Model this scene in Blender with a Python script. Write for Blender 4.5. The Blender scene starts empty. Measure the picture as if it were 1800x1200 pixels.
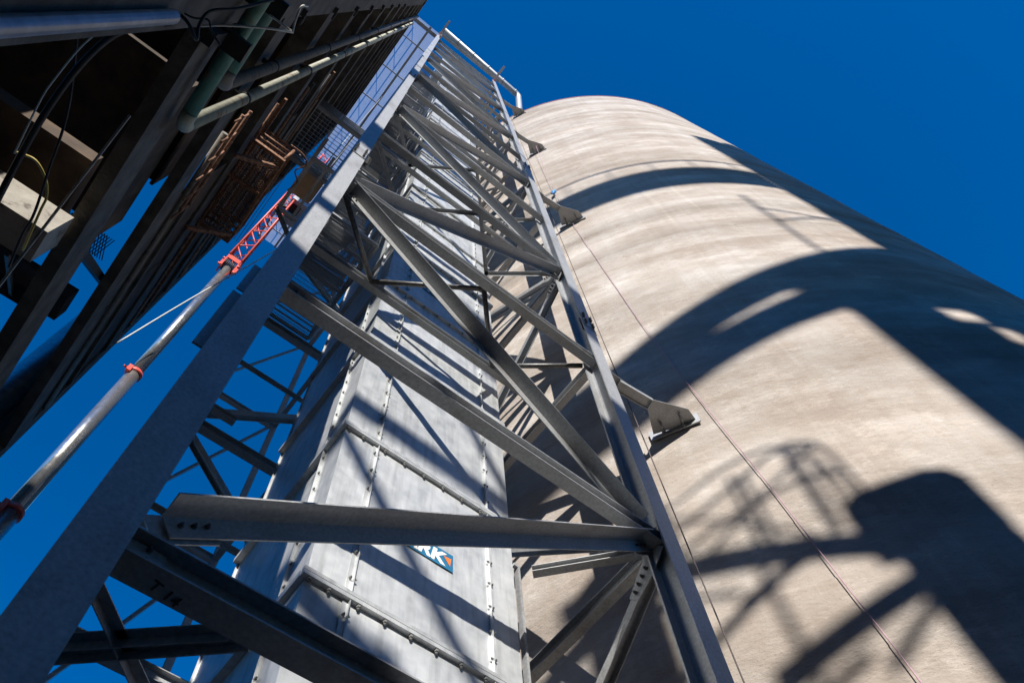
import bpy, math, random
from mathutils import Vector, Matrix
random.seed(7)
R = math.radians
V = Vector
sc = bpy.context.scene
col = sc.collection

# ------------------------------------------------------------------ camera
CAM = V((0, 0, 1.6))
cd = bpy.data.cameras.new('camera')
cam = bpy.data.objects.new('camera', cd)
col.objects.link(cam)
right = V((0.78122, -0.62185, -0.05478))
down = V((0.55939, 0.73629, -0.38073))
fwd = V((0.27709, 0.26679, 0.92306))
m = Matrix((right, -down, -fwd)).transposed().to_4x4()
m.translation = CAM
cam.matrix_world = m
cd.sensor_width = 36
cd.lens = 29.02
cd.clip_start = 0.05
cd.clip_end = 3000
sc.camera = cam

# ------------------------------------------------------------------ world, sun, exposure
SUN_AZ, SUN_EL = 57.0, 30.0           # direction the light travels (azimuth) and its height
w = bpy.data.worlds.new('World')
sc.world = w
w.use_nodes = True
nt = w.node_tree
nt.nodes.clear()
wo = nt.nodes.new('ShaderNodeOutputWorld')
bg = nt.nodes.new('ShaderNodeBackground')
sky = nt.nodes.new('ShaderNodeTexSky')
sky.sky_type = 'NISHITA'
sky.sun_disc = False
sky.sun_elevation = R(SUN_EL)
sky.sun_rotation = R(90 - (SUN_AZ + 180))
sky.altitude = 0
sky.air_density = 1.0
sky.dust_density = 0.0
sky.ozone_density = 10.0
bg.inputs['Strength'].default_value = 0.118
hs = nt.nodes.new('ShaderNodeHueSaturation')
hs.inputs['Saturation'].default_value = 1.3
nt.links.new(sky.outputs[0], hs.inputs['Color'])
nt.links.new(hs.outputs[0], bg.inputs[0])
nt.links.new(bg.outputs[0], wo.inputs[0])

sd = bpy.data.lights.new('sun', 'SUN')
sd.energy = 5.0
sd.angle = R(0.53)
sd.color = (1.0, 0.95, 0.87)
sun = bpy.data.objects.new('sun', sd)
col.objects.link(sun)
a = R(SUN_AZ)
LDIR = V((math.cos(a) * math.cos(R(SUN_EL)), math.sin(a) * math.cos(R(SUN_EL)), -math.sin(R(SUN_EL))))
sun.rotation_euler = LDIR.to_track_quat('-Z', 'Y').to_euler()
sun.location = (-20, -30, 40)

sc.view_settings.view_transform = 'Standard'
sc.view_settings.look = 'None'
sc.view_settings.exposure = 0.6
sc.view_settings.gamma = 1.0
sc.view_settings.use_curve_mapping = False

# ------------------------------------------------------------------ materials
def ramp_node(nt, fac, stops):
    r = nt.nodes.new('ShaderNodeValToRGB')
    e = r.color_ramp.elements
    while len(e) < len(stops):
        e.new(0.5)
    for k, (p, c) in zip(e, stops):
        k.position = p
        k.color = tuple(c) + (1,)
    nt.links.new(fac, r.inputs[0])
    return r.outputs[0]

def noise_node(nt, scale, detail=5, rough=0.55, mapscale=None, rnd=False):
    tc = nt.nodes.new('ShaderNodeTexCoord')
    mp = nt.nodes.new('ShaderNodeMapping')
    mp.inputs['Scale'].default_value = mapscale or (1, 1, 1)
    nt.links.new(tc.outputs['Object'], mp.inputs[0])
    if rnd:
        oi = nt.nodes.new('ShaderNodeObjectInfo')
        mu = nt.nodes.new('ShaderNodeMath')
        mu.operation = 'MULTIPLY'
        mu.inputs[1].default_value = 40
        nt.links.new(oi.outputs['Random'], mu.inputs[0])
        nt.links.new(mu.outputs[0], mp.inputs['Location'])
    n = nt.nodes.new('ShaderNodeTexNoise')
    n.inputs['Scale'].default_value = scale
    n.inputs['Detail'].default_value = detail
    n.inputs['Roughness'].default_value = rough
    nt.links.new(mp.outputs[0], n.inputs['Vector'])
    return n.outputs['Fac']

def mixc(nt, mode, fac, c1, c2):
    mx = nt.nodes.new('ShaderNodeMix')
    mx.data_type = 'RGBA'
    mx.blend_type = mode
    if isinstance(fac, (int, float)):
        mx.inputs[0].default_value = fac
    else:
        nt.links.new(fac, mx.inputs[0])
    for k, cc in ((6, c1), (7, c2)):
        if isinstance(cc, tuple):
            mx.inputs[k].default_value = cc + (1,)
        else:
            nt.links.new(cc, mx.inputs[k])
    return mx.outputs[2]

def mat(name, stops, scale=8, metal=0.0, rough=0.6, bump=0.0, bscale=40, mapscale=None, rvar=0.0,
        streak=None, rnd=False, detail=5):
    mt = bpy.data.materials.new(name)
    mt.use_nodes = True
    nt = mt.node_tree
    b = nt.nodes['Principled BSDF']
    n = noise_node(nt, scale, detail, mapscale=mapscale, rnd=rnd)
    c = ramp_node(nt, n, stops)
    if streak:
        n2 = noise_node(nt, streak[0], 4, mapscale=streak[1], rnd=rnd)
        c2 = ramp_node(nt, n2, [(streak[4] if len(streak) > 4 else 0.45, (1, 1, 1)), (streak[5] if len(streak) > 5 else 0.72, streak[2])])
        c = mixc(nt, 'MULTIPLY', streak[3], c, c2)
    if rnd:
        oi = nt.nodes.new('ShaderNodeObjectInfo')
        cv = ramp_node(nt, oi.outputs['Random'], [(0.0, (0.86, 0.86, 0.86)), (0.5, (0.98, 0.975, 0.97)), (1.0, (1.08, 1.08, 1.09))])
        c = mixc(nt, 'MULTIPLY', 0.9, c, cv)
    nt.links.new(c, b.inputs['Base Color'])
    b.inputs['Metallic'].default_value = metal
    b.inputs['Roughness'].default_value = rough
    if rvar:
        nr = noise_node(nt, scale * 1.7, 4, rnd=rnd)
        mr = nt.nodes.new('ShaderNodeMapRange')
        mr.inputs['From Min'].default_value = 0.3
        mr.inputs['From Max'].default_value = 0.7
        mr.inputs['To Min'].default_value = rough - rvar
        mr.inputs['To Max'].default_value = rough + rvar
        nt.links.new(nr, mr.inputs[0])
        nt.links.new(mr.outputs[0], b.inputs['Roughness'])
    if bump:
        nb = noise_node(nt, bscale, 6)
        bp = nt.nodes.new('ShaderNodeBump')
        bp.inputs['Strength'].default_value = bump
        bp.inputs['Distance'].default_value = 0.02
        nt.links.new(nb, bp.inputs['Height'])
        nt.links.new(bp.outputs[0], b.inputs['Normal'])
    return mt

def math_node(nt, op, a, b=None):
    n = nt.nodes.new('ShaderNodeMath')
    n.operation = op
    for k, v in ((0, a), (1, b)):
        if v is None:
            continue
        if isinstance(v, (int, float)):
            n.inputs[k].default_value = v
        else:
            nt.links.new(v, n.inputs[k])
    return n.outputs[0]

def silo_mat():
    """slip-formed concrete: lifts of slightly different colour, blotches, runs, lift lines, tie holes"""
    mt = bpy.data.materials.new('silo_concrete')
    mt.use_nodes = True
    nt = mt.node_tree
    b = nt.nodes['Principled BSDF']
    tc = nt.nodes.new('ShaderNodeTexCoord')
    sp = nt.nodes.new('ShaderNodeSeparateXYZ')
    nt.links.new(tc.outputs['Object'], sp.inputs[0])
    wob = noise_node(nt, 0.6, 5, 0.6)
    zz = math_node(nt, 'ADD', sp.outputs[2], math_node(nt, 'MULTIPLY', math_node(nt, 'SUBTRACT', wob, 0.5), 0.55))
    lift = math_node(nt, 'DIVIDE', zz, 1.22)
    wn = nt.nodes.new('ShaderNodeTexWhiteNoise')
    wn.noise_dimensions = '1D'
    nt.links.new(math_node(nt, 'FLOOR', lift), wn.inputs['W'])
    # blotchy base
    n1 = noise_node(nt, 1.0, 7, 0.62, (0.34, 0.34, 0.80))
    c = ramp_node(nt, n1, [(0.34, (0.338, 0.293, 0.257)), (0.44, (0.372, 0.329, 0.293)), (0.50, (0.402, 0.361, 0.326)), (0.56, (0.427, 0.389, 0.356)), (0.66, (0.478, 0.447, 0.418))])
    cl = ramp_node(nt, wn.outputs['Value'], [(0.0, (0.90, 0.885, 0.87)), (0.5, (1.0, 1.0, 1.0)), (1.0, (1.07, 1.07, 1.07))])
    c = mixc(nt, 'MULTIPLY', 0.9, c, cl)
    # pale blotches of laitance stretched along the lifts
    n2 = noise_node(nt, 1.0, 8, 0.68, (0.9, 0.9, 2.1))
    c2 = ramp_node(nt, n2, [(0.38, (0.87, 0.85, 0.83)), (0.46, (0.97, 0.97, 0.97)), (0.56, (1.0, 1.0, 1.0)), (0.61, (1.15, 1.155, 1.16))])
    c = mixc(nt, 'MULTIPLY', 0.65, c, c2)
    # runs down the wall
    n3 = noise_node(nt, 1.0, 5, 0.6, (2.6, 2.6, 0.06))
    c3 = ramp_node(nt, n3, [(0.40, (1, 1, 1)), (0.58, (0.93, 0.905, 0.88)), (0.66, (1.0, 0.99, 0.98)), (0.72, (1.10, 1.09, 1.07))])
    c = mixc(nt, 'MULTIPLY', 0.8, c, c3)
    n5 = noise_node(nt, 0.13, 3, 0.5)
    c5 = ramp_node(nt, n5, [(0.35, (0.92, 0.90, 0.88)), (0.6, (1.05, 1.05, 1.05))])
    c = mixc(nt, 'MULTIPLY', 1.0, c, c5)
    # lift lines, faint and broken up
    fr = math_node(nt, 'FRACT', lift)
    dist = math_node(nt, 'ABSOLUTE', math_node(nt, 'SUBTRACT', fr, 0.5))
    edge = math_node(nt, 'MAXIMUM', math_node(nt, 'SUBTRACT', 1.0, math_node(nt, 'MULTIPLY', dist, 24.0)), 0.0)
    brk = math_node(nt, 'MAXIMUM', math_node(nt, 'MULTIPLY', math_node(nt, 'SUBTRACT', noise_node(nt, 0.7, 5, 0.7), 0.48), 5.0), 0.0)
    lm = math_node(nt, 'MINIMUM', math_node(nt, 'MULTIPLY', math_node(nt, 'MULTIPLY', edge, brk), 0.30), 0.35)
    c = mixc(nt, 'MULTIPLY', lm, c, (0.60, 0.56, 0.52))
    # pale patch repairs with ragged edges
    n6 = noise_node(nt, 1.0, 9, 0.75, (0.42, 0.42, 0.75))
    c6 = ramp_node(nt, n6, [(0.545, (1, 1, 1)), (0.56, (1.16, 1.17, 1.18)), (0.62, (1.08, 1.09, 1.10)), (0.66, (1, 1, 1))])
    c = mixc(nt, 'MULTIPLY', 0.9, c, c6)
    n4 = noise_node(nt, 26, 5, 0.7)
    c4 = ramp_node(nt, n4, [(0.33, (0.72, 0.71, 0.70)), (0.44, (1, 1, 1))])
    c = mixc(nt, 'MULTIPLY', 0.6, c, c4)
    nt.links.new(c, b.inputs['Base Color'])
    b.inputs['Roughness'].default_value = 0.92
    b.inputs['Specular IOR Level'].default_value = 0.15
    nb = noise_node(nt, 7, 9, 0.68, (1, 1, 1.8))
    bp = nt.nodes.new('ShaderNodeBump')
    bp.inputs['Strength'].default_value = 0.8
    bp.inputs['Distance'].default_value = 0.03
    nt.links.new(nb, bp.inputs['Height'])
    nt.links.new(bp.outputs[0], b.inputs['Normal'])
    return mt

M = {}
M['silo'] = silo_mat()
M['galv'] = mat('galvanised_steel', [(0.30, (0.30, 0.31, 0.32)), (0.5, (0.37, 0.38, 0.39)), (0.72, (0.45, 0.46, 0.47))], 30, 0.35, 0.5, 0.05, 90,
                rvar=0.08, streak=(2.4, (1, 1, 0.5), (0.66, 0.62, 0.58), 0.75, 0.50, 0.74), rnd=True)
M['sheet'] = mat('galvanised_sheet', [(0.30, (0.47, 0.49, 0.505)), (0.5, (0.58, 0.60, 0.61)), (0.72, (0.68, 0.695, 0.70))], 4, 0.40, 0.42, 0.03, 30,
                 rvar=0.08, streak=(6.0, (1.8, 1.8, 0.16), (0.70, 0.70, 0.69), 0.8, 0.47, 0.70), rnd=True, detail=7)
M['bolt'] = mat('bolt_steel', [(0.4, (0.10, 0.10, 0.10)), (0.6, (0.17, 0.165, 0.16))], 20, 0.6, 0.5)
M['galvbolt'] = mat('galvanised_bolt', [(0.4, (0.20, 0.20, 0.20)), (0.6, (0.30, 0.30, 0.295))], 20, 0.5, 0.5)
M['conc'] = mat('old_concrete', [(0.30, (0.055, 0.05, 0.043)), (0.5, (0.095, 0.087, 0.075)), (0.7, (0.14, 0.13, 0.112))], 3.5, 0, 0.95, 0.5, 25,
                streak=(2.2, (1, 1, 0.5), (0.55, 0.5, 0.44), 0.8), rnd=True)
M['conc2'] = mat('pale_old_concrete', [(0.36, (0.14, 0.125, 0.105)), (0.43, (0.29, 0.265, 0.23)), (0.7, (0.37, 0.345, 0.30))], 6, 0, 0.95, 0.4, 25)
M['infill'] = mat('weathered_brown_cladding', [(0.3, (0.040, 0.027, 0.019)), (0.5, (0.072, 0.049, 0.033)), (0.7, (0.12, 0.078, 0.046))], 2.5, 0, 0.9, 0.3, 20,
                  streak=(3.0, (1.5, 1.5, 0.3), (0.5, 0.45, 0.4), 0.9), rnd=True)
M['rust'] = mat('rusty_paint', [(0.32, (0.11, 0.045, 0.022)), (0.5, (0.23, 0.105, 0.055)), (0.68, (0.34, 0.19, 0.11))], 18, 0.1, 0.8, 0.3, 60, rnd=True)
M['darksteel'] = mat('dark_steel', [(0.3, (0.025, 0.025, 0.027)), (0.7, (0.055, 0.052, 0.05))], 10, 0.4, 0.6, 0.1, 40, rnd=True)
M['green'] = mat('green_pipe_paint', [(0.3, (0.045, 0.12, 0.085)), (0.55, (0.09, 0.21, 0.155)), (0.72, (0.20, 0.09, 0.04))], 5, 0, 0.5, 0.2, 40, rnd=True)
M['cream'] = mat('flaking_cream_pipe', [(0.30, (0.26, 0.12, 0.05)), (0.42, (0.36, 0.35, 0.26)), (0.6, (0.44, 0.47, 0.37)), (0.74, (0.30, 0.17, 0.09))], 7, 0, 0.6, 0.25, 40)
M['greypipe'] = mat('grimy_grey_pipe', [(0.3, (0.10, 0.095, 0.085)), (0.5, (0.19, 0.18, 0.16)), (0.75, (0.15, 0.10, 0.06))], 7, 0, 0.7, 0.25, 40)
M['conduit'] = mat('conduit_steel', [(0.3, (0.22, 0.25, 0.29)), (0.7, (0.40, 0.43, 0.47))], 9, 0.6, 0.35, 0.1, 40)
M['red'] = mat('crane_red', [(0.3, (0.72, 0.085, 0.06)), (0.7, (0.82, 0.13, 0.09))], 6, 0, 0.45, 0.05, 30)
M['boom'] = mat('boom_chrome', [(0.3, (0.50, 0.49, 0.47)), (0.7, (0.62, 0.61, 0.59))], 3, 0.85, 0.24, 0.02, 12, mapscale=(1, 1, 0.25), rvar=0.06)
M['black'] = mat('black_rubber', [(0.3, (0.012, 0.012, 0.012)), (0.7, (0.03, 0.03, 0.03))], 10, 0, 0.6)
M['white'] = mat('white_cable', [(0.3, (0.55, 0.54, 0.48)), (0.7, (0.72, 0.70, 0.62))], 12, 0, 0.6)
M['yellow'] = mat('yellow_cable', [(0.3, (0.40, 0.30, 0.06)), (0.7, (0.50, 0.38, 0.08))], 12, 0, 0.6)
M['tan'] = mat('tan_painted_sheet', [(0.3, (0.58, 0.38, 0.15)), (0.7, (0.68, 0.47, 0.21))], 5, 0, 0.6)
M['pink'] = mat('pink_rope', [(0.3, (0.42, 0.25, 0.33)), (0.7, (0.55, 0.36, 0.43))], 30, 0, 0.8)
M['rope'] = mat('dark_rope', [(0.3, (0.06, 0.05, 0.05)), (0.7, (0.12, 0.09, 0.09))], 30, 0, 0.8)
M['bluep'] = mat('blue_print', [(0.3, (0.015, 0.13, 0.26)), (0.7, (0.025, 0.17, 0.32))], 10, 0, 0.4)
M['whitep'] = mat('white_print', [(0.3, (0.74, 0.75, 0.76)), (0.7, (0.82, 0.82, 0.82))], 10, 0, 0.4)
M['orangep'] = mat('orange_print', [(0.3, (0.75, 0.18, 0.03)), (0.7, (0.82, 0.22, 0.05))], 10, 0, 0.4)
M['bluetape'] = mat('blue_tape', [(0.3, (0.04, 0.22, 0.55)), (0.7, (0.07, 0.3, 0.62))], 10, 0, 0.5)
M['ground'] = mat('dusty_ground', [(0.3, (0.045, 0.042, 0.038)), (0.5, (0.06, 0.055, 0.05)), (0.7, (0.08, 0.074, 0.066))], 0.6, 0, 0.95, 0.4, 6)
M['redrim'] = mat('red_oxide_rim', [(0.3, (0.34, 0.10, 0.07)), (0.7, (0.46, 0.16, 0.11))], 6, 0, 0.7)

# ------------------------------------------------------------------ helpers
class MB:
    def __init__(self):
        self.v = []
        self.f = []
        self.sm = []

    def add(self, vs, fs, smooth=False):
        n = len(self.v)
        self.v += [V(p) for p in vs]
        self.f += [tuple(i + n for i in f) for f in fs]
        self.sm += [smooth] * len(fs)
        return self

    def box(self, lo, hi):
        x0, y0, z0 = lo
        x1, y1, z1 = hi
        return self.add([(x0, y0, z0), (x1, y0, z0), (x1, y1, z0), (x0, y1, z0), (x0, y0, z1), (x1, y0, z1), (x1, y1, z1), (x0, y1, z1)],
                        [(0, 3, 2, 1), (4, 5, 6, 7), (0, 1, 5, 4), (1, 2, 6, 5), (2, 3, 7, 6), (3, 0, 4, 7)])

    def sweep(self, prof, p0, p1, up, taper=1.0):
        p0 = V(p0)
        p1 = V(p1)
        ax = (p1 - p0).normalized()
        y = (V(up) - ax * ax.dot(V(up))).normalized()
        x = ax.cross(y)
        n = len(prof)
        vs = [p0 + x * q[0] + y * q[1] for q in prof] + [p1 + (x * q[0] + y * q[1]) * taper for q in prof]
        # orient so normals face out: profile is counter-clockwise in (x, y), axis is x cross y reversed
        fs = [(i, i + n, (i + 1) % n + n, (i + 1) % n) for i in range(n)]
        area = sum(prof[i][0] * prof[(i + 1) % n][1] - prof[(i + 1) % n][0] * prof[i][1] for i in range(n))
        # x cross y = (ax cross y) cross y = -ax, so a ccw profile has its normal along -ax
        if area > 0:
            fs = fs + [tuple(range(n)), tuple(reversed(range(n, 2 * n)))]
        else:
            fs = [tuple(reversed(f)) for f in fs] + [tuple(reversed(range(n))), tuple(range(n, 2 * n))]
        return self.add(vs, fs)

    def bar(self, p0, p1, wx, wy, up=(0, 0, 1)):
        return self.sweep([(-wx / 2, -wy / 2), (wx / 2, -wy / 2), (wx / 2, wy / 2), (-wx / 2, wy / 2)], p0, p1, up)

    def tube(self, pts, r, n=12, caps=True, r2=None):
        pts = [V(p) for p in pts]
        rings = []
        ref = None
        for i, p in enumerate(pts):
            if i == 0:
                t = pts[1] - pts[0]
            elif i == len(pts) - 1:
                t = pts[-1] - pts[-2]
            else:
                t = (pts[i + 1] - p).normalized() + (p - pts[i - 1]).normalized()
            t.normalize()
            if ref is None:
                ref = V((0, 0, 1)) if abs(t.z) < 0.9 else V((1, 0, 0))
            x = (ref - t * ref.dot(t)).normalized()
            ref = x
            y = t.cross(x)
            rr = r if r2 is None else r + (r2 - r) * i / (len(pts) - 1)
            rings.append([p + (x * math.cos(2 * math.pi * k / n) + y * math.sin(2 * math.pi * k / n)) * rr for k in range(n)])
        vs = [q for rg in rings for q in rg]
        fs = []
        for i in range(len(pts) - 1):
            for k in range(n):
                fs.append((i * n + k, i * n + (k + 1) % n, (i + 1) * n + (k + 1) % n, (i + 1) * n + k))
        self.add(vs, fs, True)
        if caps:
            b0 = len(self.v) - len(vs)
            self.f += [tuple(b0 + k for k in reversed(range(n))), tuple(b0 + (len(pts) - 1) * n + k for k in range(n))]
            self.sm += [False, False]
        return self

    def prism(self, poly, ext):
        """closed polygon of 3-D points pushed along ext"""
        n = len(poly)
        ext = V(ext)
        poly = [V(p) for p in poly]
        nrm = V((0, 0, 0))
        for i in range(n):
            nrm += poly[i].cross(poly[(i + 1) % n])
        if nrm.dot(ext) > 0:
            poly = poly[::-1]
        vs = poly + [p + ext for p in poly]
        fs = [tuple(range(n)), tuple(reversed(range(n, 2 * n)))] + [((i + 1) % n, i, i + n, (i + 1) % n + n) for i in range(n)]
        return self.add(vs, fs)

    def build(self, name, mt, parent=None, origin=None):
        base = V((0, 0, 0))
        if parent is not None:
            base = parent.get('_base_v', None)
            base = V(parent['base']) if base is None else base
        elif origin is not None:
            base = V(origin)
        me = bpy.data.meshes.new(name)
        me.from_pydata([tuple(p - base) for p in self.v], [], self.f)
        me.polygons.foreach_set('use_smooth', self.sm)
        me.materials.append(M[mt] if isinstance(mt, str) else mt)
        me.update()
        o = bpy.data.objects.new(name, me)
        col.objects.link(o)
        if parent is not None:
            o.parent = parent
        else:
            o.location = base
        o['base'] = tuple(base)
        return o

def thing(name, label, cat, loc=(0, 0, 0), group=None):
    o = bpy.data.objects.new(name, None)
    col.objects.link(o)
    o.location = loc
    o.empty_display_size = 0.2
    o['base'] = tuple(loc)
    return tag(o, label, cat, group)

def tag(o, label, cat, group=None, kind=None):
    o['label'] = label
    o['category'] = cat
    if group:
        o['group'] = group
    if kind:
        o['kind'] = kind
    return o

def I(b, d, tf=0.015, tw=0.011):
    return [(-b / 2, -d / 2), (b / 2, -d / 2), (b / 2, -d / 2 + tf), (tw / 2, -d / 2 + tf), (tw / 2, d / 2 - tf), (b / 2, d / 2 - tf),
            (b / 2, d / 2), (-b / 2, d / 2), (-b / 2, d / 2 - tf), (-tw / 2, d / 2 - tf), (-tw / 2, -d / 2 + tf), (-b / 2, -d / 2 + tf)]

def ANG(b, d, t=0.014):
    """angle: leg b along x at the top, leg d hanging down at x = 0 side"""
    return [(0, 0), (0, -d), (t, -d), (t, -t), (b, -t), (b, 0)]

bolt_cache = {}
def bolt(parent, p, n, r=0.018, h=0.03, mt='bolt', name='bolt'):
    """hexagonal bolt head with a stub of thread, shared mesh"""
    key = (r, h, mt)
    if key not in bolt_cache:
        b = MB()
        hx = [(r * math.cos(k * math.pi / 3), r * math.sin(k * math.pi / 3)) for k in range(6)]
        b.add([(x, y, 0) for x, y in hx] + [(x, y, h * 0.6) for x, y in hx], [(6, 7, 8, 9, 10, 11)] + [(k, (k + 1) % 6, (k + 1) % 6 + 6, k + 6) for k in range(6)])
        hx2 = [(x * 0.55, y * 0.55) for x, y in hx]
        b.add([(x, y, h * 0.55) for x, y in hx2] + [(x, y, h) for x, y in hx2], [(6, 7, 8, 9, 10, 11)] + [(k, (k + 1) % 6, (k + 1) % 6 + 6, k + 6) for k in range(6)])
        me = bpy.data.meshes.new('bolt')
        me.from_pydata([tuple(q) for q in b.v], [], b.f)
        me.materials.append(M[mt])
        bolt_cache[key] = me
    o = bpy.data.objects.new(name, bolt_cache[key])
    col.objects.link(o)
    o.parent = parent
    o.location = V(p) - V(parent['base'])
    o.rotation_euler = V(n).to_track_quat('Z', 'Y').to_euler()
    return o

def grating(x0, x1, y0, y1, z, step=0.04, along='x', h=0.03, t=0.006, cross=0.6):
    b = MB()
    if along == 'x':
        n = int((y1 - y0) / step)
        for i in range(n + 1):
            y = y0 + i * step
            b.box((x0, y - t / 2, z - h), (x1, y + t / 2, z))
        n = int((x1 - x0) / cross)
        for i in range(n + 1):
            x = x0 + i * cross
            b.box((x - t / 2, y0, z - h * 0.5), (x + t / 2, y1, z - 0.002))
    else:
        n = int((x1 - x0) / step)
        for i in range(n + 1):
            x = x0 + i * step
            b.box((x - t / 2, y0, z - h), (x + t / 2, y1, z))
        n = int((y1 - y0) / cross)
        for i in range(n + 1):
            y = y0 + i * cross
            b.box((x0, y - t / 2, z - h * 0.5), (x1, y + t / 2, z - 0.002))
    return b

def text_mesh(s, size, name, mt, parent, origin, ux, uy, bold=0.0, shear=0.0, extrude=0.001):
    cu = bpy.data.curves.new('txt', 'FONT')
    cu.body = s
    cu.size = size
    cu.offset = bold
    cu.shear = shear
    cu.extrude = extrude
    to = bpy.data.objects.new('txt', cu)
    col.objects.link(to)
    dg = bpy.context.evaluated_depsgraph_get()
    me = bpy.data.meshes.new_from_object(to.evaluated_get(dg))
    bpy.data.objects.remove(to)
    bpy.data.curves.remove(cu)
    ux = V(ux)
    uy = V(uy)
    n = ux.cross(uy)
    base = V(parent['base'])
    for v in me.vertices:
        v.co = V(origin) + ux * v.co.x + uy * v.co.y + n * v.co.z - base
    me.name = name
    me.materials.clear()
    me.materials.append(M[mt])
    o = bpy.data.objects.new(name, me)
    col.objects.link(o)
    o.parent = parent
    o['base'] = tuple(base)
    return o

# ------------------------------------------------------------------ ground
g = MB()
g.add([(-1500, -1500, 0), (1500, -1500, 0), (1500, 1500, 0), (-1500, 1500, 0)], [(0, 1, 2, 3)])
o = g.build('ground', 'ground')
o['kind'] = 'structure'

# ------------------------------------------------------------------ silo
SC = V((18.6, 9.3, 0))
SR = 12.95
STOP = 58.5
silo = thing('concrete_silo', 'huge round pale concrete silo striped with shadows beside the steel tower', 'silo', SC)
b = MB()
NS = 160
zs = [0.0]
k = 0
while zs[-1] < STOP - 0.6:
    zs.append(min(STOP, zs[-1] + 1.22))
if zs[-1] < STOP:
    zs.append(STOP)
vs, fs = [], []
rings = []
for i in range(len(zs) - 1):
    dr = random.uniform(-0.010, 0.010)
    rings.append((zs[i] + (0.012 if i else 0), SR + dr))
    rings.append((zs[i + 1] - 0.012, SR + dr))
for z, r in rings:
    for k in range(NS):
        t = 2 * math.pi * k / NS
        vs.append((SC.x + r * math.cos(t), SC.y + r * math.sin(t), z))
for i in range(len(rings) - 1):
    for k in range(NS):
        fs.append((i * NS + k, i * NS + (k + 1) % NS, (i + 1) * NS + (k + 1) % NS, (i + 1) * NS + k))
b.add(vs, fs, True)
b.build('wall', 'silo', silo)
b = MB()
vs, fs = [], []
for r, z in ((SR - 0.3, STOP - 0.013), (SR + 0.03, STOP - 0.013), (SR + 0.03, STOP + 0.12), (SR - 0.3, STOP + 0.12)):
    for k in range(NS):
        t = 2 * math.pi * k / NS
        vs.append((SC.x + r * math.cos(t), SC.y + r * math.sin(t), z))
for i in range(4):
    for k in range(NS):
        j = (i + 1) % 4
        fs.append((i * NS + k, i * NS + (k + 1) % NS, j * NS + (k + 1) % NS, j * NS + k))
b.add(vs, fs)
b.build('rim', 'redrim', silo)
b = MB()
vs = [(SC.x + (SR - 0.05) * math.cos(2 * math.pi * k / NS), SC.y + (SR - 0.05) * math.sin(2 * math.pi * k / NS), STOP + 0.1) for k in range(NS)] + [(SC.x, SC.y, STOP + 1.5)]
b.add(vs, [(k, (k + 1) % NS, NS) for k in range(NS)])
b.build('roof', 'silo', silo)

def silo_x(y):
    return SC.x - math.sqrt(SR * SR - (y - SC.y) ** 2)

# ------------------------------------------------------------------ steel tower
XL, XR, YF, YB = 0.07, 5.38, 3.25, 8.4
CB, CDP = 0.29, 0.30
ZT = 69.0
LV = [5.32, 9.56, 14.78, 19.95, 25.05, 30.2, 35.3, 40.4, 45.5, 50.6, 55.8, 60.9, 66.0]
tower = thing('steel_tower', 'tall galvanised steel lattice tower standing between the old building and the silo', 'tower', (XL, YF, 0))

for cx, cy in ((XL, YF), (XR, YF), (XL, YB), (XR, YB)):
    b = MB()
    b.sweep(I(CB, CDP, 0.024, 0.016), (cx, cy, 0), (cx, cy, ZT), (0, 1, 0))
    c = b.build('column', 'galv', tower)
    if cy == YF:
        for zsp in (16.5, 32.9, 49.3):
            b = MB()
            yf = cy - CDP / 2 - 0.016
            b.box((cx - CB / 2 + 0.01, yf, zsp - 0.32), (cx + CB / 2 - 0.01, yf + 0.014, zsp + 0.32))
            s = b.build('splice_plate', 'galv', c)
            for zz in (-0.26, -0.17, -0.08, 0.08, 0.17, 0.26):
                for xx in (-0.09, 0.09):
                    if zsp < 40:
                        bolt(c, (cx + xx, yf - 0.001, zsp + zz), (0, -1, 0), 0.022, 0.055)
            # bolts sticking out on the flange edge side
            b = MB()
            b.box((cx + CB / 2 + 0.002, cy - 0.13, zsp - 0.30), (cx + CB / 2 + 0.014, cy - 0.02, zsp + 0.30))
            b.build('splice_plate', 'galv', c)
            if zsp < 40:
                for zz in (-0.24, -0.14, -0.04, 0.06, 0.16, 0.26):
                    for yy in (-0.105, -0.045):
                        bolt(c, (cx + CB / 2 + 0.013, cy + yy, zsp + zz), (1, 0, 0), 0.020, 0.09)
                    bolt(c, (cx - 0.02, cy - 0.06, zsp + zz), (-1, 0, 0), 0.020, 0.07)

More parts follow.
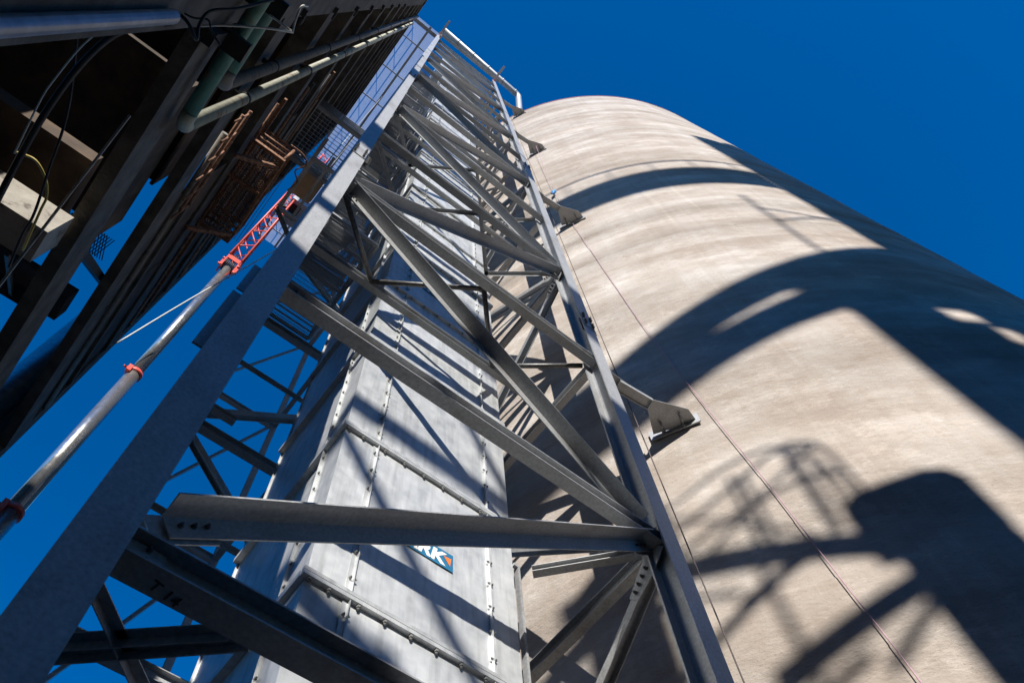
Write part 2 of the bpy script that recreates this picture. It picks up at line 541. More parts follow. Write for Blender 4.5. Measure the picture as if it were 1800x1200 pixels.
# front face beams and braces
for i, z in enumerate(LV):
    bb, dd = (0.20, 0.20) if i == 0 else (0.16, 0.20)
    b = MB()
    b.sweep(I(bb, dd, 0.014, 0.010), (XL + CB / 2 - 0.004, YF, z), (XR - 0.012, YF, z), (0, 0, 1))
    fb = b.build('beam', 'galv', tower)
    if i == 0:
        T14 = fb
    for cx, s in ((XL + CB / 2, 1), (XR - CB / 2, -1)):      # end angles bolted to the column
        if i < 6:
            b = MB()
            b.box((min(cx, cx + s * 0.22), YF - 0.012 - 0.016, z - 0.075), (max(cx, cx + s * 0.22), YF - 0.006, z + 0.075))
            cl = b.build('clip_plate', 'galv', tower)
            for q in (-0.045, 0.045):
                bolt(cl, (cx + s * 0.12, YF - 0.028, z + q), (0, -1, 0), 0.017, 0.035)
    # back beam, side beams
    b = MB()
    b.sweep(I(0.16, 0.20, 0.014, 0.010), (XL + CB / 2, YB, z), (XR - CB / 2, YB, z), (0, 0, 1))
    b.build('beam', 'galv', tower)
    for cx in (XL, XR):
        b = MB()
        b.sweep(I(0.14, 0.20, 0.014, 0.010), (cx, YF + CDP / 2, z - 0.002), (cx, YB - CDP / 2, z - 0.002), (0, 0, 1))
        b.build('beam', 'galv', tower)
    # inner beam that guides the casing, and the bracing in plan
    if i >= 2:
        b = MB()
        b.sweep(I(0.12, 0.20, 0.013, 0.010), (XL + 0.075, 4.45, z - 0.004), (XR - 0.075, 4.45, z - 0.004), (0, 0, 1))
        b.build('beam', 'galv', tower)
        pts = [(XL + 0.16, YF + 0.16), (1.41, 4.38), (2.98, YF + 0.09), (3.95, 4.38), (XR - 0.16, YF + 0.16)]
        for k in range(4 if i < 5 else 0):
            p, q = pts[k], pts[k + 1]
            b = MB()
            if i == 2 or i % 3 == 2:
                b.tube([(p[0], p[1], z - 0.03), (q[0], q[1], z - 0.03)], 0.045, 10)
                b.build('brace', 'bolt', tower)  # tubes use the darker bolt steel in place of shade
                continue
            else:
                b.sweep(ANG(0.09, 0.09, 0.009), (p[0], p[1], z - 0.02), (q[0], q[1], z - 0.02), (0, 0, 1))
            b.build('brace', 'galv', tower)
    elif i == 1:
        b = MB()
        b.sweep(I(0.11, 0.10, 0.01, 0.008), (4.36, 4.40, z - 0.10), (XR - 0.16, YF + 0.2, z - 0.10), (0, 0, 1))
        b.build('brace', 'galv', tower)
        b = MB()
        b.sweep(I(0.12, 0.16, 0.012, 0.009), (1.0, YB - 0.5, z + 5.1), (XL + 0.1, YB - 0.5, z + 5.1), (0, 0, 1))
        b.build('beam', 'galv', tower)

zl = [0.3] + LV
for i in range(len(zl) - 1):
    z0, z1 = zl[i], zl[i + 1]
    up_right = (i % 2 == 1 or i == 0)
    xa, xb = (XL + 0.24, XR - 0.20)
    p0, p1 = ((xa, z0 + 0.30), (xb, z1 - 0.14)) if up_right else ((xb, z0 + 0.30), (xa, z1 - 0.08))
    if i == 1:
        p0, p1 = (xa, z0 + 0.50), (xb, z1 + 0.0)
    b = MB()
    d = V((p1[0] - p0[0], 0, p1[1] - p0[1])).normalized()
    nrm = V((-d.z, 0, d.x))
    if nrm.z < 0:
        nrm = -nrm
    # angle: wide leg reaches forward (-Y), narrow leg hangs down at the back
    A0 = V((p0[0], YF + 0.10, p0[1]))
    A1 = V((p1[0], YF + 0.10, p1[1]))
    b_w = 0.21
    prof = [(0, 0), (0, -0.17), (0.013, -0.17), (0.013, -0.013), (b_w, -0.013), (b_w, 0)]
    ax = (A1 - A0).normalized()
    x = ax.cross(nrm)
    if x.y > 0:
        prof = [(-q[0], q[1]) for q in prof]
    b.sweep(prof, A0, A1, nrm)
    br = b.build('brace', 'galv', tower)
    # gusset plates with bolts at both ends
    if i < 7:
        for P, cx, s in ((A0, XL if A0.x < 2 else XR, 1), (A1, XL if A1.x < 2 else XR, -1)):
            sx = 1 if cx < 2 else -1
            dirn = d * s
            q = P + nrm * (-0.085)
            yy = YF + 0.114
            poly = []
            for along, off in ((-0.10, -0.11), (0.34, -0.11), (0.40, -0.03), (0.40, 0.03), (0.34, 0.11), (-0.10, 0.11)):
                pp = q + dirn * along + nrm * off
                poly.append((pp.x, yy, pp.z))
            gb = MB().prism(poly, (0, 0.012, 0))
            gp = gb.build('gusset_plate', 'galv', tower)
            for kk in range(3):
                pp = q + dirn * (0.09 + 0.09 * kk)
                bolt(gp, (pp.x, YF + 0.098, pp.z), (0, -1, 0), 0.019, 0.045)

# side and back face braces
for cx in (XL, XR):
    for i in range(len(zl) - 1):
        z0, z1 = zl[i], zl[i + 1]
        fb_up = (i % 2 == 1)
        ya, yb = YF + 0.22, YB - 0.22
        q0, q1 = ((yb, z0 + 0.2), (ya, z1 - 0.28)) if fb_up else ((ya, z0 + 0.28), (yb, z1 - 0.2))
        s = -1 if cx > 2 else 1
        b = MB()
        A0, A1 = V((cx, q0[0], q0[1])), V((cx, q1[0], q1[1]))
        b.sweep(I(0.13, 0.15, 0.012, 0.009) if cx > 2 else I(0.08, 0.09, 0.010, 0.008), A0, A1, (1, 0, 0))
        b.build('brace', 'galv', tower)
        if i < 6 and cx > 2:
            P = A1 if fb_up else A0
            d = (A0 - A1).normalized() * (1 if fb_up else -1)
            nrm = V((0, -d.z, d.y))
            poly = []
            for along, off in ((-0.28, -0.12), (-0.28, 0.14), (0.10, 0.13), (0.40, 0.085), (0.40, -0.085), (0.05, -0.15)):
                pp = P + d * along + nrm * off
                poly.append((cx - 0.075 - 0.014 if cx > 2 else cx + 0.075, pp.y, pp.z))
            gb = MB().prism(poly, (0.012, 0, 0))
            gp = gb.build('gusset_plate', 'galv', tower)
            for kk in range(4):
                pp = P + d * (0.02 + 0.10 * kk)
                if cx > 2:
                    bolt(gp, (cx - 0.090, pp.y, pp.z), (-1, 0, 0), 0.024, 0.05)
for i in range(len(zl) - 1):
    z0, z1 = zl[i], zl[i + 1]
    xa, xb = (XL + 0.2, XR - 0.2) if i % 2 else (XR - 0.2, XL + 0.2)
    b = MB()
    b.sweep(I(0.13, 0.15, 0.012, 0.009), (xa, YB, z0 + 0.2), (xb, YB, z1 - 0.2), (0, 1, 0))
    b.build('brace', 'galv', tower)

# stepped plates on the outer side of the near column, cantilevers on the column tops
b = MB()
b.box((XL - CB / 2 - 0.075, YF - 0.10, 8.75), (XL - CB / 2 - 0.001, YF - 0.085, 9.45))
b.build('gusset_plate', 'galv', tower)
b = MB()
b.box((XL - CB / 2 - 0.085, YF - 0.085, 7.5), (XL - CB / 2 - 0.001, YF - 0.065, 8.7))
b.build('gusset_plate', 'galv', tower)
for cx in (XL, XR):
    b = MB()
    b.sweep(I(0.16, 0.22, 0.014, 0.010), (cx, YF + 0.1, ZT + 0.111), (cx, YF - 1.5, ZT + 0.111), (0, 0, 1))
    b.build('cantilever_beam', 'galv', tower)
    b = MB()
    b.box((cx - 0.14, YF - 0.16, ZT - 0.35), (cx + 0.14, YF - 0.152, ZT - 0.05))
    b.build('red_marker', 'red', tower)
b = MB()
b.sweep(I(0.25, 0.3, 0.02, 0.014), (-2.3, YF - 0.05, 66.9), (XL - 0.15, YF - 0.05, 66.9), (0, 0, 1))
b.build('beam', 'galv', tower)
b = MB()
b.sweep(I(0.2, 0.3, 0.016, 0.012), (XL - 0.15, YF - 0.3, ZT + 0.6), (XR + 0.4, YF - 0.3, ZT + 0.6), (0, 0, 1))
b.build('beam', 'galv', tower)

# mark on the lowest beam
text_mesh('T 14', 0.102, 'mark', 'black', T14, (XL + 0.35, YF + 0.045, LV[0] - 0.1035), (0.98, 0.2, 0), (0.2, -0.98, 0), bold=0.0015)

# small unfinished platform frame on the left flank of the tower
b = MB()
zf = 16.2
b.bar((XL - 0.15, 4.72, zf), (-0.50, 4.72, zf), 0.07, 0.09)
b.bar((XL - 0.15, 3.62, zf), (-0.50, 3.62, zf), 0.07, 0.09)
b.bar((-0.50, 4.80, zf + 0.02), (-0.50, 3.2, zf + 0.02), 0.07, 0.09)
b.bar((-0.22, 4.72, zf + 0.03), (-0.22, 3.4, zf + 0.03), 0.05, 0.06)
b.build('platform_frame', 'galv', tower)
b = MB()
b.bar((-0.50, 4.75, zf - 0.03), (-0.06, 4.95, zf - 0.35), 0.012, 0.12, (0, 1, 0.3))
b.build('knee_brace', 'galv', tower)

# stair landings inside and behind the tower
for i, z in enumerate(LV):
    if i < 3:
        continue
    ld = []
    for (x0, x1, y0, y1) in ((0.30, 1.62, 5.35, 8.22), (0.25, 2.2, 8.6, 10.4)):
        if y0 > 7 and i < 5:
            continue
        gz = z + 0.14
        b = grating(x0, x1, y0, y1, gz + 0.03, 0.04, 'y' if y0 < 7 else 'x', t=0.012, cross=0.1)
        go = b.build('grating', 'galv', tower)
        go['kind'] = 'stuff'
        b = MB()
        nj = int((y1 - y0) / 0.42)
        for q in range(nj + 1):
            yy = y0 + (y1 - y0) * q / nj
            b.bar((x0, yy, gz - 0.05), (x1, yy, gz - 0.05), 0.07, 0.10)
        for xx in (x0, x1):
            b.bar((xx, y0, gz - 0.045), (xx, y1, gz - 0.045), 0.06, 0.12)
        b.build('landing_frame', 'galv', tower)
        b = MB()
        for xx in (x0, x1):
            for hh in (0.35, 0.7, 1.07):
                b.tube([(xx, y0, gz + hh), (xx, y1, gz + hh)], 0.021, 6)
            for yy in (y0, (y0 + y1) / 2, y1):
                b.tube([(xx, yy, gz), (xx, yy, gz + 1.07)], 0.021, 6)
        for hh in (0.35, 0.7, 1.07):
            b.tube([(x0, y1, gz + hh), (x1, y1, gz + hh)], 0.021, 6)
        b.build('handrail', 'galv', tower)
    # stair flight from this landing to the next one
    if i < len(LV) - 1:
        zt = LV[i + 1]
        b = MB()
        sgn = 1 if i % 2 else -1
        ys = (5.6, 7.9) if sgn > 0 else (7.9, 5.6)
        for xx in (0.42, 1.12):
            b.bar((xx, ys[0], z + 0.2), (xx, ys[1], zt - 0.1), 0.02, 0.22)
        b.build('stair_stringer', 'galv', tower)
        b = MB()
        n = 18
        for k in range(n):
            t = (k + 0.5) / n
            yy = ys[0] + (ys[1] - ys[0]) * t
            b.box((0.43, yy - 0.10, z + 0.2 + (zt - z - 0.3) * t), (1.11, yy + 0.10, z + 0.2 + (zt - z - 0.3) * t + 0.025))
        b.build('stair_treads', 'galv', tower)['kind'] = 'stuff'

# slim bracing in plan at the lowest level, and the frame that carries the stairs behind
for p, q in (((XL + 0.1, YF + 0.25), (2.6, 5.65)), ((XL + 0.02, 4.10), (0.95, YF + 0.12)), ((XL + 0.02, 4.22), (1.08, YF + 0.12))):
    MB().sweep(ANG(0.07, 0.07, 0.008), (p[0], p[1], LV[0] - 0.03), (q[0], q[1], LV[0] - 0.03), (0, 0, 1)).build('brace', 'galv', tower)
for xx in (0.25, 2.2):
    MB().sweep(I(0.12, 0.12, 0.010, 0.008), (xx, 10.5, 0), (xx, 10.5, 66), (0, 1, 0)).build('stair_column', 'galv', tower)
for i, z in enumerate(LV):
    MB().sweep(I(0.10, 0.16, 0.010, 0.008), (0.30, 10.5, z - 0.3), (2.14, 10.5, z - 0.3), (0, 0, 1)).build('stair_beam', 'galv', tower)
    for xx in (0.25, 2.2):
        MB().sweep(I(0.10, 0.14, 0.010, 0.008), (xx, YB + 0.1, z - 0.3), (xx, 10.43, z - 0.3), (0, 0, 1)).build('stair_beam', 'galv', tower)
    if i:
        z0 = LV[i - 1]
        MB().sweep(ANG(0.08, 0.08, 0.009), (0.32, 10.5, z0 - 0.1), (2.1, 10.5, z - 0.5), (0, 1, 0)).build('brace', 'galv', tower)
        MB().sweep(ANG(0.08, 0.08, 0.009), (0.25, 8.6, z - 0.5), (0.25, 10.4, z0 - 0.1), (1, 0, 0)).build('brace', 'galv', tower)
        MB().sweep(ANG(0.08, 0.08, 0.009), (0.30, YB - 0.1, (z0 + z) / 2), (2.2, YB - 0.1, (z0 + z) / 2), (0, 0, 1)).build('brace', 'galv', tower)

# ------------------------------------------------------------------ catwalk between building and tower
cw = thing('catwalk', 'short railed catwalk linking the dark building to the near tower column', 'walkway', (-0.75, 5.3, 25.1))
for yy in (4.55, 6.15):
    MB().sweep(I(0.10, 0.22, 0.012, 0.01), (-1.78, yy, 25.0), (XL - 0.08, yy, 25.0), (0, 0, 1)).build('frame_beam', 'galv', cw)
b = grating(-1.7, XL - 0.1, 4.62, 6.08, 25.14, 0.11, 'x', t=0.010, cross=0.7)
b.build('grating', 'galv', cw)['kind'] = 'stuff'
for yy in (4.55, 6.15):
    b = MB()
    for hh in (0.15, 0.38, 0.61, 0.84, 1.07):
        b.tube([(-1.75, yy, 25.13 + hh), (XL - 0.09, yy, 25.13 + hh)], 0.021, 6)
    for xx in (-1.7, -0.85, -0.06):
        b.tube([(xx, yy, 25.1), (xx, yy, 26.2)], 0.021, 6)
    b.build('handrail', 'galv', cw)

# ------------------------------------------------------------------ long conveyor walkway at the tower top
cg = thing('conveyor_walkway', 'long grated conveyor walkway far overhead behind the near tower column', 'walkway', (-0.9, 10, 66))
M['frp'] = bpy.data.materials.new('fibreglass_sheet')
M['frp'].use_nodes = True
_nt = M['frp'].node_tree
_nt.nodes.clear()
_o = _nt.nodes.new('ShaderNodeOutputMaterial')
_mx = _nt.nodes.new('ShaderNodeMixShader')
_tr = _nt.nodes.new('ShaderNodeBsdfTransparent')
_tl = _nt.nodes.new('ShaderNodeBsdfTranslucent')
_fac = noise_node(_nt, 1.2, 4)
_tcol = ramp_node(_nt, _fac, [(0.3, (0.50, 0.54, 0.62)), (0.7, (0.60, 0.64, 0.70))])
_nt.links.new(_tcol, _tl.inputs['Color'])
_mx.inputs[0].default_value = 0.16
_nt.links.new(_tr.outputs[0], _mx.inputs[1])
_nt.links.new(_tl.outputs[0], _mx.inputs[2])
_nt.links.new(_mx.outputs[0], _o.inputs['Surface'])
for k in range(9):
    ya = 2.9 if k == 0 else 4.62 + 2.6 * (k - 1)
    yb2 = min(24.0, 4.58 + 2.6 * k)
    for xa, xb in ((-2.25, -0.76), (-0.74, 0.18)):
        MB().box((xa, ya, 67.02), (xb, yb2, 67.03)).build('floor_panel', 'frp', cg)
for xx in (-2.28, -0.75, 0.2):
    b = MB()
    b.sweep(I(0.16, 0.3, 0.014, 0.01), (xx, 2.9, 66.85), (xx, 24, 66.85), (0, 0, 1))
    b.build('stringer', 'galv', cg)
for k in range(8):
    yy = 4.6 + 2.6 * k
    b = MB()
    b.bar((-2.2, yy, 66.9), (-0.84, yy, 66.9), 0.08, 0.12)
    b.bar((-0.66, yy, 66.9), (0.12, yy, 66.9), 0.08, 0.12)
    b.build('joist', 'galv', cg)
b = MB()
for xx in (-2.3, 0.2):
    for hh in (0.5, 1.1):
        b.tube([(xx, 2.9, 67.1 + hh), (xx, 24, 67.1 + hh)], 0.03, 6)
    for k in range(10):
        b.tube([(xx, 3 + 2.3 * k, 67.0), (xx, 3 + 2.3 * k, 68.2)], 0.03, 6)
b.build('handrail', 'galv', cg)

# ------------------------------------------------------------------ bucket elevator casing
YC, YCB = 4.70, 7.2
X0, XS1, XS2, X1 = 1.79, 2.25, 3.93, 4.33
elev = thing('bucket_elevator', 'boxy galvanised bucket elevator casing rising inside the steel tower', 'elevator', (3.06, 5.9, 0))
SEAM0, SEAMD = 7.79, 2.83
seams = [SEAM0 + SEAMD * k for k in range(-2, 20)]
cas = []
def wavy_panel(p00, p10, p01, p11, nrm, t, nx=5, nz=7, amp=0.006):
    """sheet with faint dents: grid between four corners, with thickness"""
    b = MB()
    p00, p10, p01, p11, nrm = V(p00), V(p10), V(p01), V(p11), V(nrm)
    vs = []
    for j in range(nz + 1):
        for i in range(nx + 1):
            u, v = i / nx, j / nz
            p = p00 * (1 - u) * (1 - v) + p10 * u * (1 - v) + p01 * (1 - u) * v + p11 * u * v
            k = 0 if i in (0, nx) or j in (0, nz) else 1
            vs.append(p + nrm * (k * random.uniform(-amp, amp)))
    fs = []
    for j in range(nz):
        for i in range(nx):
            q = j * (nx + 1) + i
            fs.append((q, q + 1, q + nx + 2, q + nx + 1))
    fn = (vs[1] - vs[0]).cross(vs[nx + 1] - vs[0])
    if fn.dot(nrm) < 0:
        fs = [tuple(reversed(f)) for f in fs]
    b.add(vs, fs, True)
    c = [p00 - nrm * 0.0, p10, p11, p01]
    n0 = len(b.v)
    b.v += [p - nrm * t for p in c]
    b.f.append((n0, n0 + 3, n0 + 2, n0 + 1) if fn.dot(nrm) > 0 else (n0, n0 + 1, n0 + 2, n0 + 3))
    b.sm.append(False)
    return b

for k in range(len(seams) - 1):
    z0, z1 = seams[k] + 0.004, seams[k + 1] - 0.004
    near = z0 < 34
    am = 0.005 if near else 0.0
    for (xa, xb) in ((X0, XS1 - 0.006), (XS1 + 0.006, XS2 - 0.006), (XS2 + 0.006, X1)):
        wavy_panel((xa, YC, z0), (xb, YC, z0), (xa, YC, z1), (xb, YC, z1), (0, -1, 0), 0.01, 6, 8, am).build('panel', 'sheet', elev)
    wavy_panel((X0, YC, z0), (X0, 5.12, z0), (X0, YC, z1), (X0, 5.12, z1), (-1, 0, 0), 0.01, 3, 6, am).build('panel', 'sheet', elev)
    wavy_panel((X0 + 0.03, 5.14, z0), (X0 + 0.03, YCB, z0), (X0 + 0.03, 5.14, z1), (X0 + 0.03, YCB, z1), (-1, 0, 0), 0.01, 6, 8, am).build('panel', 'sheet', elev)
    wavy_panel((X1, YC, z0), (X1, YCB, z0), (X1, YC, z1), (X1, YCB, z1), (1, 0, 0), 0.01, 2, 2, 0).build('panel', 'sheet', elev)
    wavy_panel((X0, YCB, z0), (X1, YCB, z0), (X0, YCB, z1), (X1, YCB, z1), (0, 1, 0), 0.01, 2, 2, 0).build('panel', 'sheet', elev)
far_b = MB()
nb = 0
for k, z in enumerate(seams):
    near = z < 27
    b = MB()
    MB().box((X0 - 0.05, YC - 0.055, z + 0.004), (X1 + 0.05, YC + 0.004, z + 0.052)).build('flange', 'sheet', elev)
    fl = MB().box((X0 - 0.05, YC - 0.055, z - 0.052), (X1 + 0.05, YC + 0.004, z - 0.004)).build('flange', 'sheet', elev)
    MB().box((X0 - 0.055, YC + 0.006, z - 0.045), (X0 + 0.034, YCB, z + 0.045)).build('flange', 'sheet', elev)
    MB().box((X1 - 0.004, YC + 0.006, z - 0.045), (X1 + 0.055, YCB, z + 0.045)).build('flange', 'sheet', elev)
    xsb = [X0 + 0.03, X0 + 0.24] + [XS1 + 0.10 + 0.295 * q for q in range(6)] + [XS2 + 0.22]
    for x in xsb:
        if near:
            bolt(fl, (x, YC - 0.028, z - 0.053), (0, 0, -1), 0.022, 0.05, 'galvbolt')
            nb += 1
        else:
            far_b.box((x - 0.02, YC - 0.05, z - 0.09), (x + 0.02, YC - 0.01, z - 0.05))
for k in range(len(seams) - 1):
    z0, z1 = seams[k] + 0.06, seams[k + 1] - 0.06
    for xs in (XS1, XS2):
        b = MB()
        s = -1 if xs == XS1 else 1
        b.box((xs - 0.004, YC - 0.05, z0), (xs + 0.004, YC + 0.002, z1))
        b.box((min(xs, xs + s * 0.06), YC - 0.012, z0), (max(xs, xs + s * 0.06), YC - 0.008, z1))
        fl = b.build('flange', 'sheet', elev)
        for q in range(7):
            zz = z0 + (q + 0.5) * (z1 - z0) / 7
            p = (xs + s * 0.032, YC - 0.013, zz)
            if z0 < 19:
                bolt(fl, p, (0, -1, 0), 0.016, 0.035, 'galvbolt')
                bolt(fl, (xs - s * 0.004, YC - 0.03, zz), (-s, 0, 0), 0.014, 0.03, 'galvbolt')
                nb += 2
            elif z0 < 45:
                far_b.box((p[0] - 0.014, YC - 0.04, zz - 0.014), (p[0] + 0.014, YC - 0.012, zz + 0.014))
    b = MB()
    b.box((X0 - 0.045, 5.122, z0), (X0 + 0.02, 5.138, z1))
    fl = b.build('flange', 'sheet', elev)
    for q in range(8):
        zz = z0 + (q + 0.5) * (z1 - z0) / 8
        if z0 < 16:
            bolt(fl, (X0 - 0.022, 5.121, zz), (0, -1, 0), 0.014, 0.03, 'galvbolt')
far_b.build('bolts', 'galvbolt', elev)['kind'] = 'stuff'

# maker's plates on the casing front
def logo(z, xr, h=0.29):
    y = YC - 0.016
    b = MB()
    wd = 0.80
    b.box((xr - wd, y, z), (xr, y + 0.006, z + h))
    pl = b.build('logo_plate', 'bluep', elev)
    pl['label'] = 'blue maker plate with white lettering'
    text_mesh('ARK', h * 0.98, 'lettering', 'whitep', pl, (xr - 0.68, y - 0.0025, z + 0.04), (1.0, 0, 0), (0, 0, 1), bold=0.013, shear=0.18)
    b = MB()
    b.prism([(xr - 0.135, y - 0.003, z + 0.19), (xr - 0.03, y - 0.003, z + 0.205), (xr - 0.045, y - 0.003, z + 0.065)], (0, -0.002, 0))
    b.build('mark', 'orangep', pl)
logo(9.03, 3.42)
logo(17.2, 3.35)
logo(23.1, 3.35)

# access door rail on the right edge of the casing
b = MB()
b.box((X1 + 0.06, YC - 0.03, 7.9), (X1 + 0.09, YC + 0.05, 9.9))
b.box((X1 + 0.002, YC - 0.03, 9.86), (X1 + 0.058, YC + 0.02, 9.9))
b.box((X1 + 0.002, YC - 0.03, 7.9), (X1 + 0.058, YC + 0.02, 7.95))
b.build('door_rail', 'galv', elev)

# head and spout at the top of the casing
b = MB()
b.box((X0 - 0.5, YC - 0.35, seams[-1]), (X1 + 0.5, YCB + 0.3, 70.5))
b.build('head', 'sheet', elev)
b = MB()
b.tube([(0.1, YF - 0.62, 70.2), (7.5, YF - 0.40, 70.2), (7.75, YF - 0.35, 70.0), (7.85, YF - 0.2, 69.4), (8.1, YF + 0.3, 66.5), (8.6, YF + 0.6, 60.0)], 0.25, 14)
sp = b.build('spout', 'galv', elev)
for x in (1.5, 3.0, 4.5, 6.0, 7.3):
    MB().tube([(x - 0.04, YF - 0.62 + 0.03 * x, 70.2), (x + 0.04, YF - 0.62 + 0.03 * x, 70.2)], 0.29, 14).build('spout_flange', 'galv', sp)

# ------------------------------------------------------------------ tie brackets from tower to silo
bl = ['lowest and largest tie bracket between the right tower column and the silo wall',
      'second tie bracket up, with a pink rope passing in front of its plate',
      'third tie bracket up on the silo wall, small against pale concrete',
      'topmost tie bracket at the red rim of the silo']
for k, z in enumerate((14.35, 29.0, 43.2, 57.6)):
    yb0, yb1 = 3.70, 2.86
    xs0, xs1 = silo_x(yb0), silo_x(yb1)
    t = thing('tie_bracket', bl[k], 'bracket', (XR + CB / 2, YF, z), 'tie brackets up the silo wall')
    xp = 6.42
    b = MB()
    b.sweep(I(0.10, 0.20, 0.014, 0.012), (XR + CB / 2 + 0.26, YF - 0.03, z), (xp + 0.06, YF - 0.10, z), (0, 1, 0))
    b.build('arm', 'galv', t)
    b = MB()
    b.box((XR + CB / 2 + 0.002, YF - 0.14, z + 0.056), (XR + CB / 2 + 0.45, YF + 0.10, z + 0.070))
    b.build('end_plate', 'galv', t)
    zq = z - 0.064
    pl = [(xp + 0.02, YF - 0.21, zq), (xs1 - 0.31, yb1 - 0.06, zq), (xs1 - 0.02, yb1 + 0.02, zq), (xs0 - 0.02, yb0 - 0.16, zq), (xp + 0.06, YF - 0.02, zq)]
    gp = MB().prism(pl, (0, 0, 0.014)).build('gusset_plate', 'galv', t)
    dv = V((xs1 - xs0, yb1 - yb0, 0)).normalized()
    nv = V((dv.y, -dv.x, 0))
    if nv.x > 0:
        nv = -nv
    c0 = V((xs0, yb0, z)) + dv * 0.06 + nv * 0.02
    c1 = V((xs1, yb1, z)) + dv * 0.03 + nv * 0.02
    poly = [c0 + nv * 0.005 + V((0, 0, -0.16)), c1 + nv * 0.005 + V((0, 0, -0.16)), c1 + nv * 0.005 + V((0, 0, 0.12)), c0 + nv * 0.005 + V((0, 0, 0.12))]
    bp = MB().prism(poly, nv * 0.03).build('base_plate', 'galv', t)
    L = (c1 - c0).length
    for q in (0.28, 0.68):
        p = c0 + dv * (L * q) + nv * 0.032 + V((0, 0, -0.11))
        b = MB()
        b.tube([p, p + nv * 0.26], 0.022, 8)
        b.tube([p, p + nv * 0.035], 0.042, 6)
        b.build('stud', 'galvbolt', t)
        p2 = p + V((0, 0, 0.19))
        MB().tube([p2, p2 + nv * 0.10], 0.020, 8).build('stud', 'galvbolt', t)

# ------------------------------------------------------------------ ropes on the silo side
def rope(name, label, pts, r, mt, cat='rope'):
    base = pts[-1]
    b = MB()
    # smooth by subdividing with a Catmull-Rom spline
    P = [V(p) for p in pts]
    P = [P[0] * 2 - P[1]] + P + [P[-1] * 2 - P[-2]]
    out = []
    for i in range(1, len(P) - 2):
        for k in range(8):
            t = k / 8
            p0, p1, p2, p3 = P[i - 1], P[i], P[i + 1], P[i + 2]
            out.append(0.5 * ((2 * p1) + (p2 - p0) * t + (2 * p0 - 5 * p1 + 4 * p2 - p3) * t * t + (3 * p1 - p0 - 3 * p2 + p3) * t ** 3))
    out.append(P[-2])
    b.tube(out, r, 6)
    o = b.build(name, mt, None, base)
    return tag(o, label, cat)

def pol(az, el, d):
    return CAM + V((d * math.cos(R(az)), d * math.sin(R(az)), d * math.tan(R(el))))

rope('hanging_rope', 'thin dark rope hanging plumb past the tie brackets', [(6.68, 3.64, 57.0), (6.66, 3.63, 30), (6.67, 3.63, 14), (6.68, 3.63, 0.0)], 0.010, 'rope')
def on_silo(az, el, off=0.045):
    """point a little off the silo wall in the given direction from the camera"""
    d = V((math.cos(R(az)), math.sin(R(az)), 0))
    c = V((SC.x, SC.y, 0))
    t = d.dot(c) - math.sqrt(max(0, (SR + off) ** 2 - (c - d * d.dot(c)).length_squared))
    return CAM + d * t + V((0, 0, t * math.tan(R(el))))
rope('slack_rope', 'pinkish slack rope slanting down across the silo front', [(6.85, 3.05, 43.0), on_silo(25.2, 76.1, 0.1), on_silo(23.0, 70.6), on_silo(21.3, 64.9), on_silo(19.4, 58.3), on_silo(18.06, 52.4), on_silo(17.1, 45.3), on_silo(16.34, 38.34), on_silo(15.6, 22), on_silo(15.3, 2)], 0.008, 'pink')
b = MB()
p = on_silo(25.25, 76.35, 0.12)
b.tube([p + V((0, -0.02, 0.22)), p + V((-0.06, 0.02, 0.05)), p + V((-0.05, 0.03, -0.18))], 0.085, 8, r2=0.05)
b.tube([p + V((-0.05, 0.03, -0.1)), p + V((-0.16, 0.06, -0.3))], 0.035, 6)
tag(b.build('tape_wrap', 'bluetape', None, p), 'scrap of bright blue tape knotted on the slack rope', 'tape')

# ------------------------------------------------------------------ old building on the left
BX = -1.4
YN, YFAR, ROOF = 1.34, 8.3, 44.2
bld = thing('old_building', 'dark weathered concrete frame building looming at the left', 'building', (BX, 4.6, 0))
def bpart(name, mt, *boxes, parent=None):
    b = MB()
    for lo, hi in boxes:
        b.box(lo, hi)
    return b.build(name, mt, parent or bld)
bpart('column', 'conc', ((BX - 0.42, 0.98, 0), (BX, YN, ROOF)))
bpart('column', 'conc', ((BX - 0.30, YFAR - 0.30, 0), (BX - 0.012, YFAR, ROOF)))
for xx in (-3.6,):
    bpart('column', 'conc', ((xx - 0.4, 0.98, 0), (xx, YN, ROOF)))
    bpart('column', 'conc', ((xx - 0.4, YFAR - 0.4, 0), (xx, YFAR, 11.0)))
floors = [3.3, 9.12, 12.0, 15.25, 18.1, 21.0, 23.9, 26.8, 29.7, 32.6, 35.5, 38.4, 41.3, ROOF]
for i, z in enumerate(floors):
    hgt = 0.64 if i < 4 else 0.5
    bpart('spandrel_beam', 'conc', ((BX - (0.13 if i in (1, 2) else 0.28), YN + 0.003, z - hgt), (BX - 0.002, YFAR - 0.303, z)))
    if i == 0:
        continue
    if i >= 1:
        ya, yb = (2.95 if i == 1 else YN + 0.003, 3.9)
        bpart('floor_slab', 'infill', ((-3.55, ya, z - 0.30), (BX - 0.283, yb, z - 0.08)))
    # joist under the slab edge, running along the wall
    if i >= 2:
        bpart('pipe_rack_beam', 'rust' if i % 2 else 'conc', ((BX - 0.62, 2.45, z - 0.62), (BX - 0.50, 3.85, z - 0.303)))
bpart('hanging_board', 'infill', ((BX - 0.34, 2.40, 10.60), (BX - 0.29, 4.40, 11.357)))
bpart('floor_slab', 'infill', ((-3.55, 2.40, 10.87), (BX - 0.345, 4.40, 11.0)))
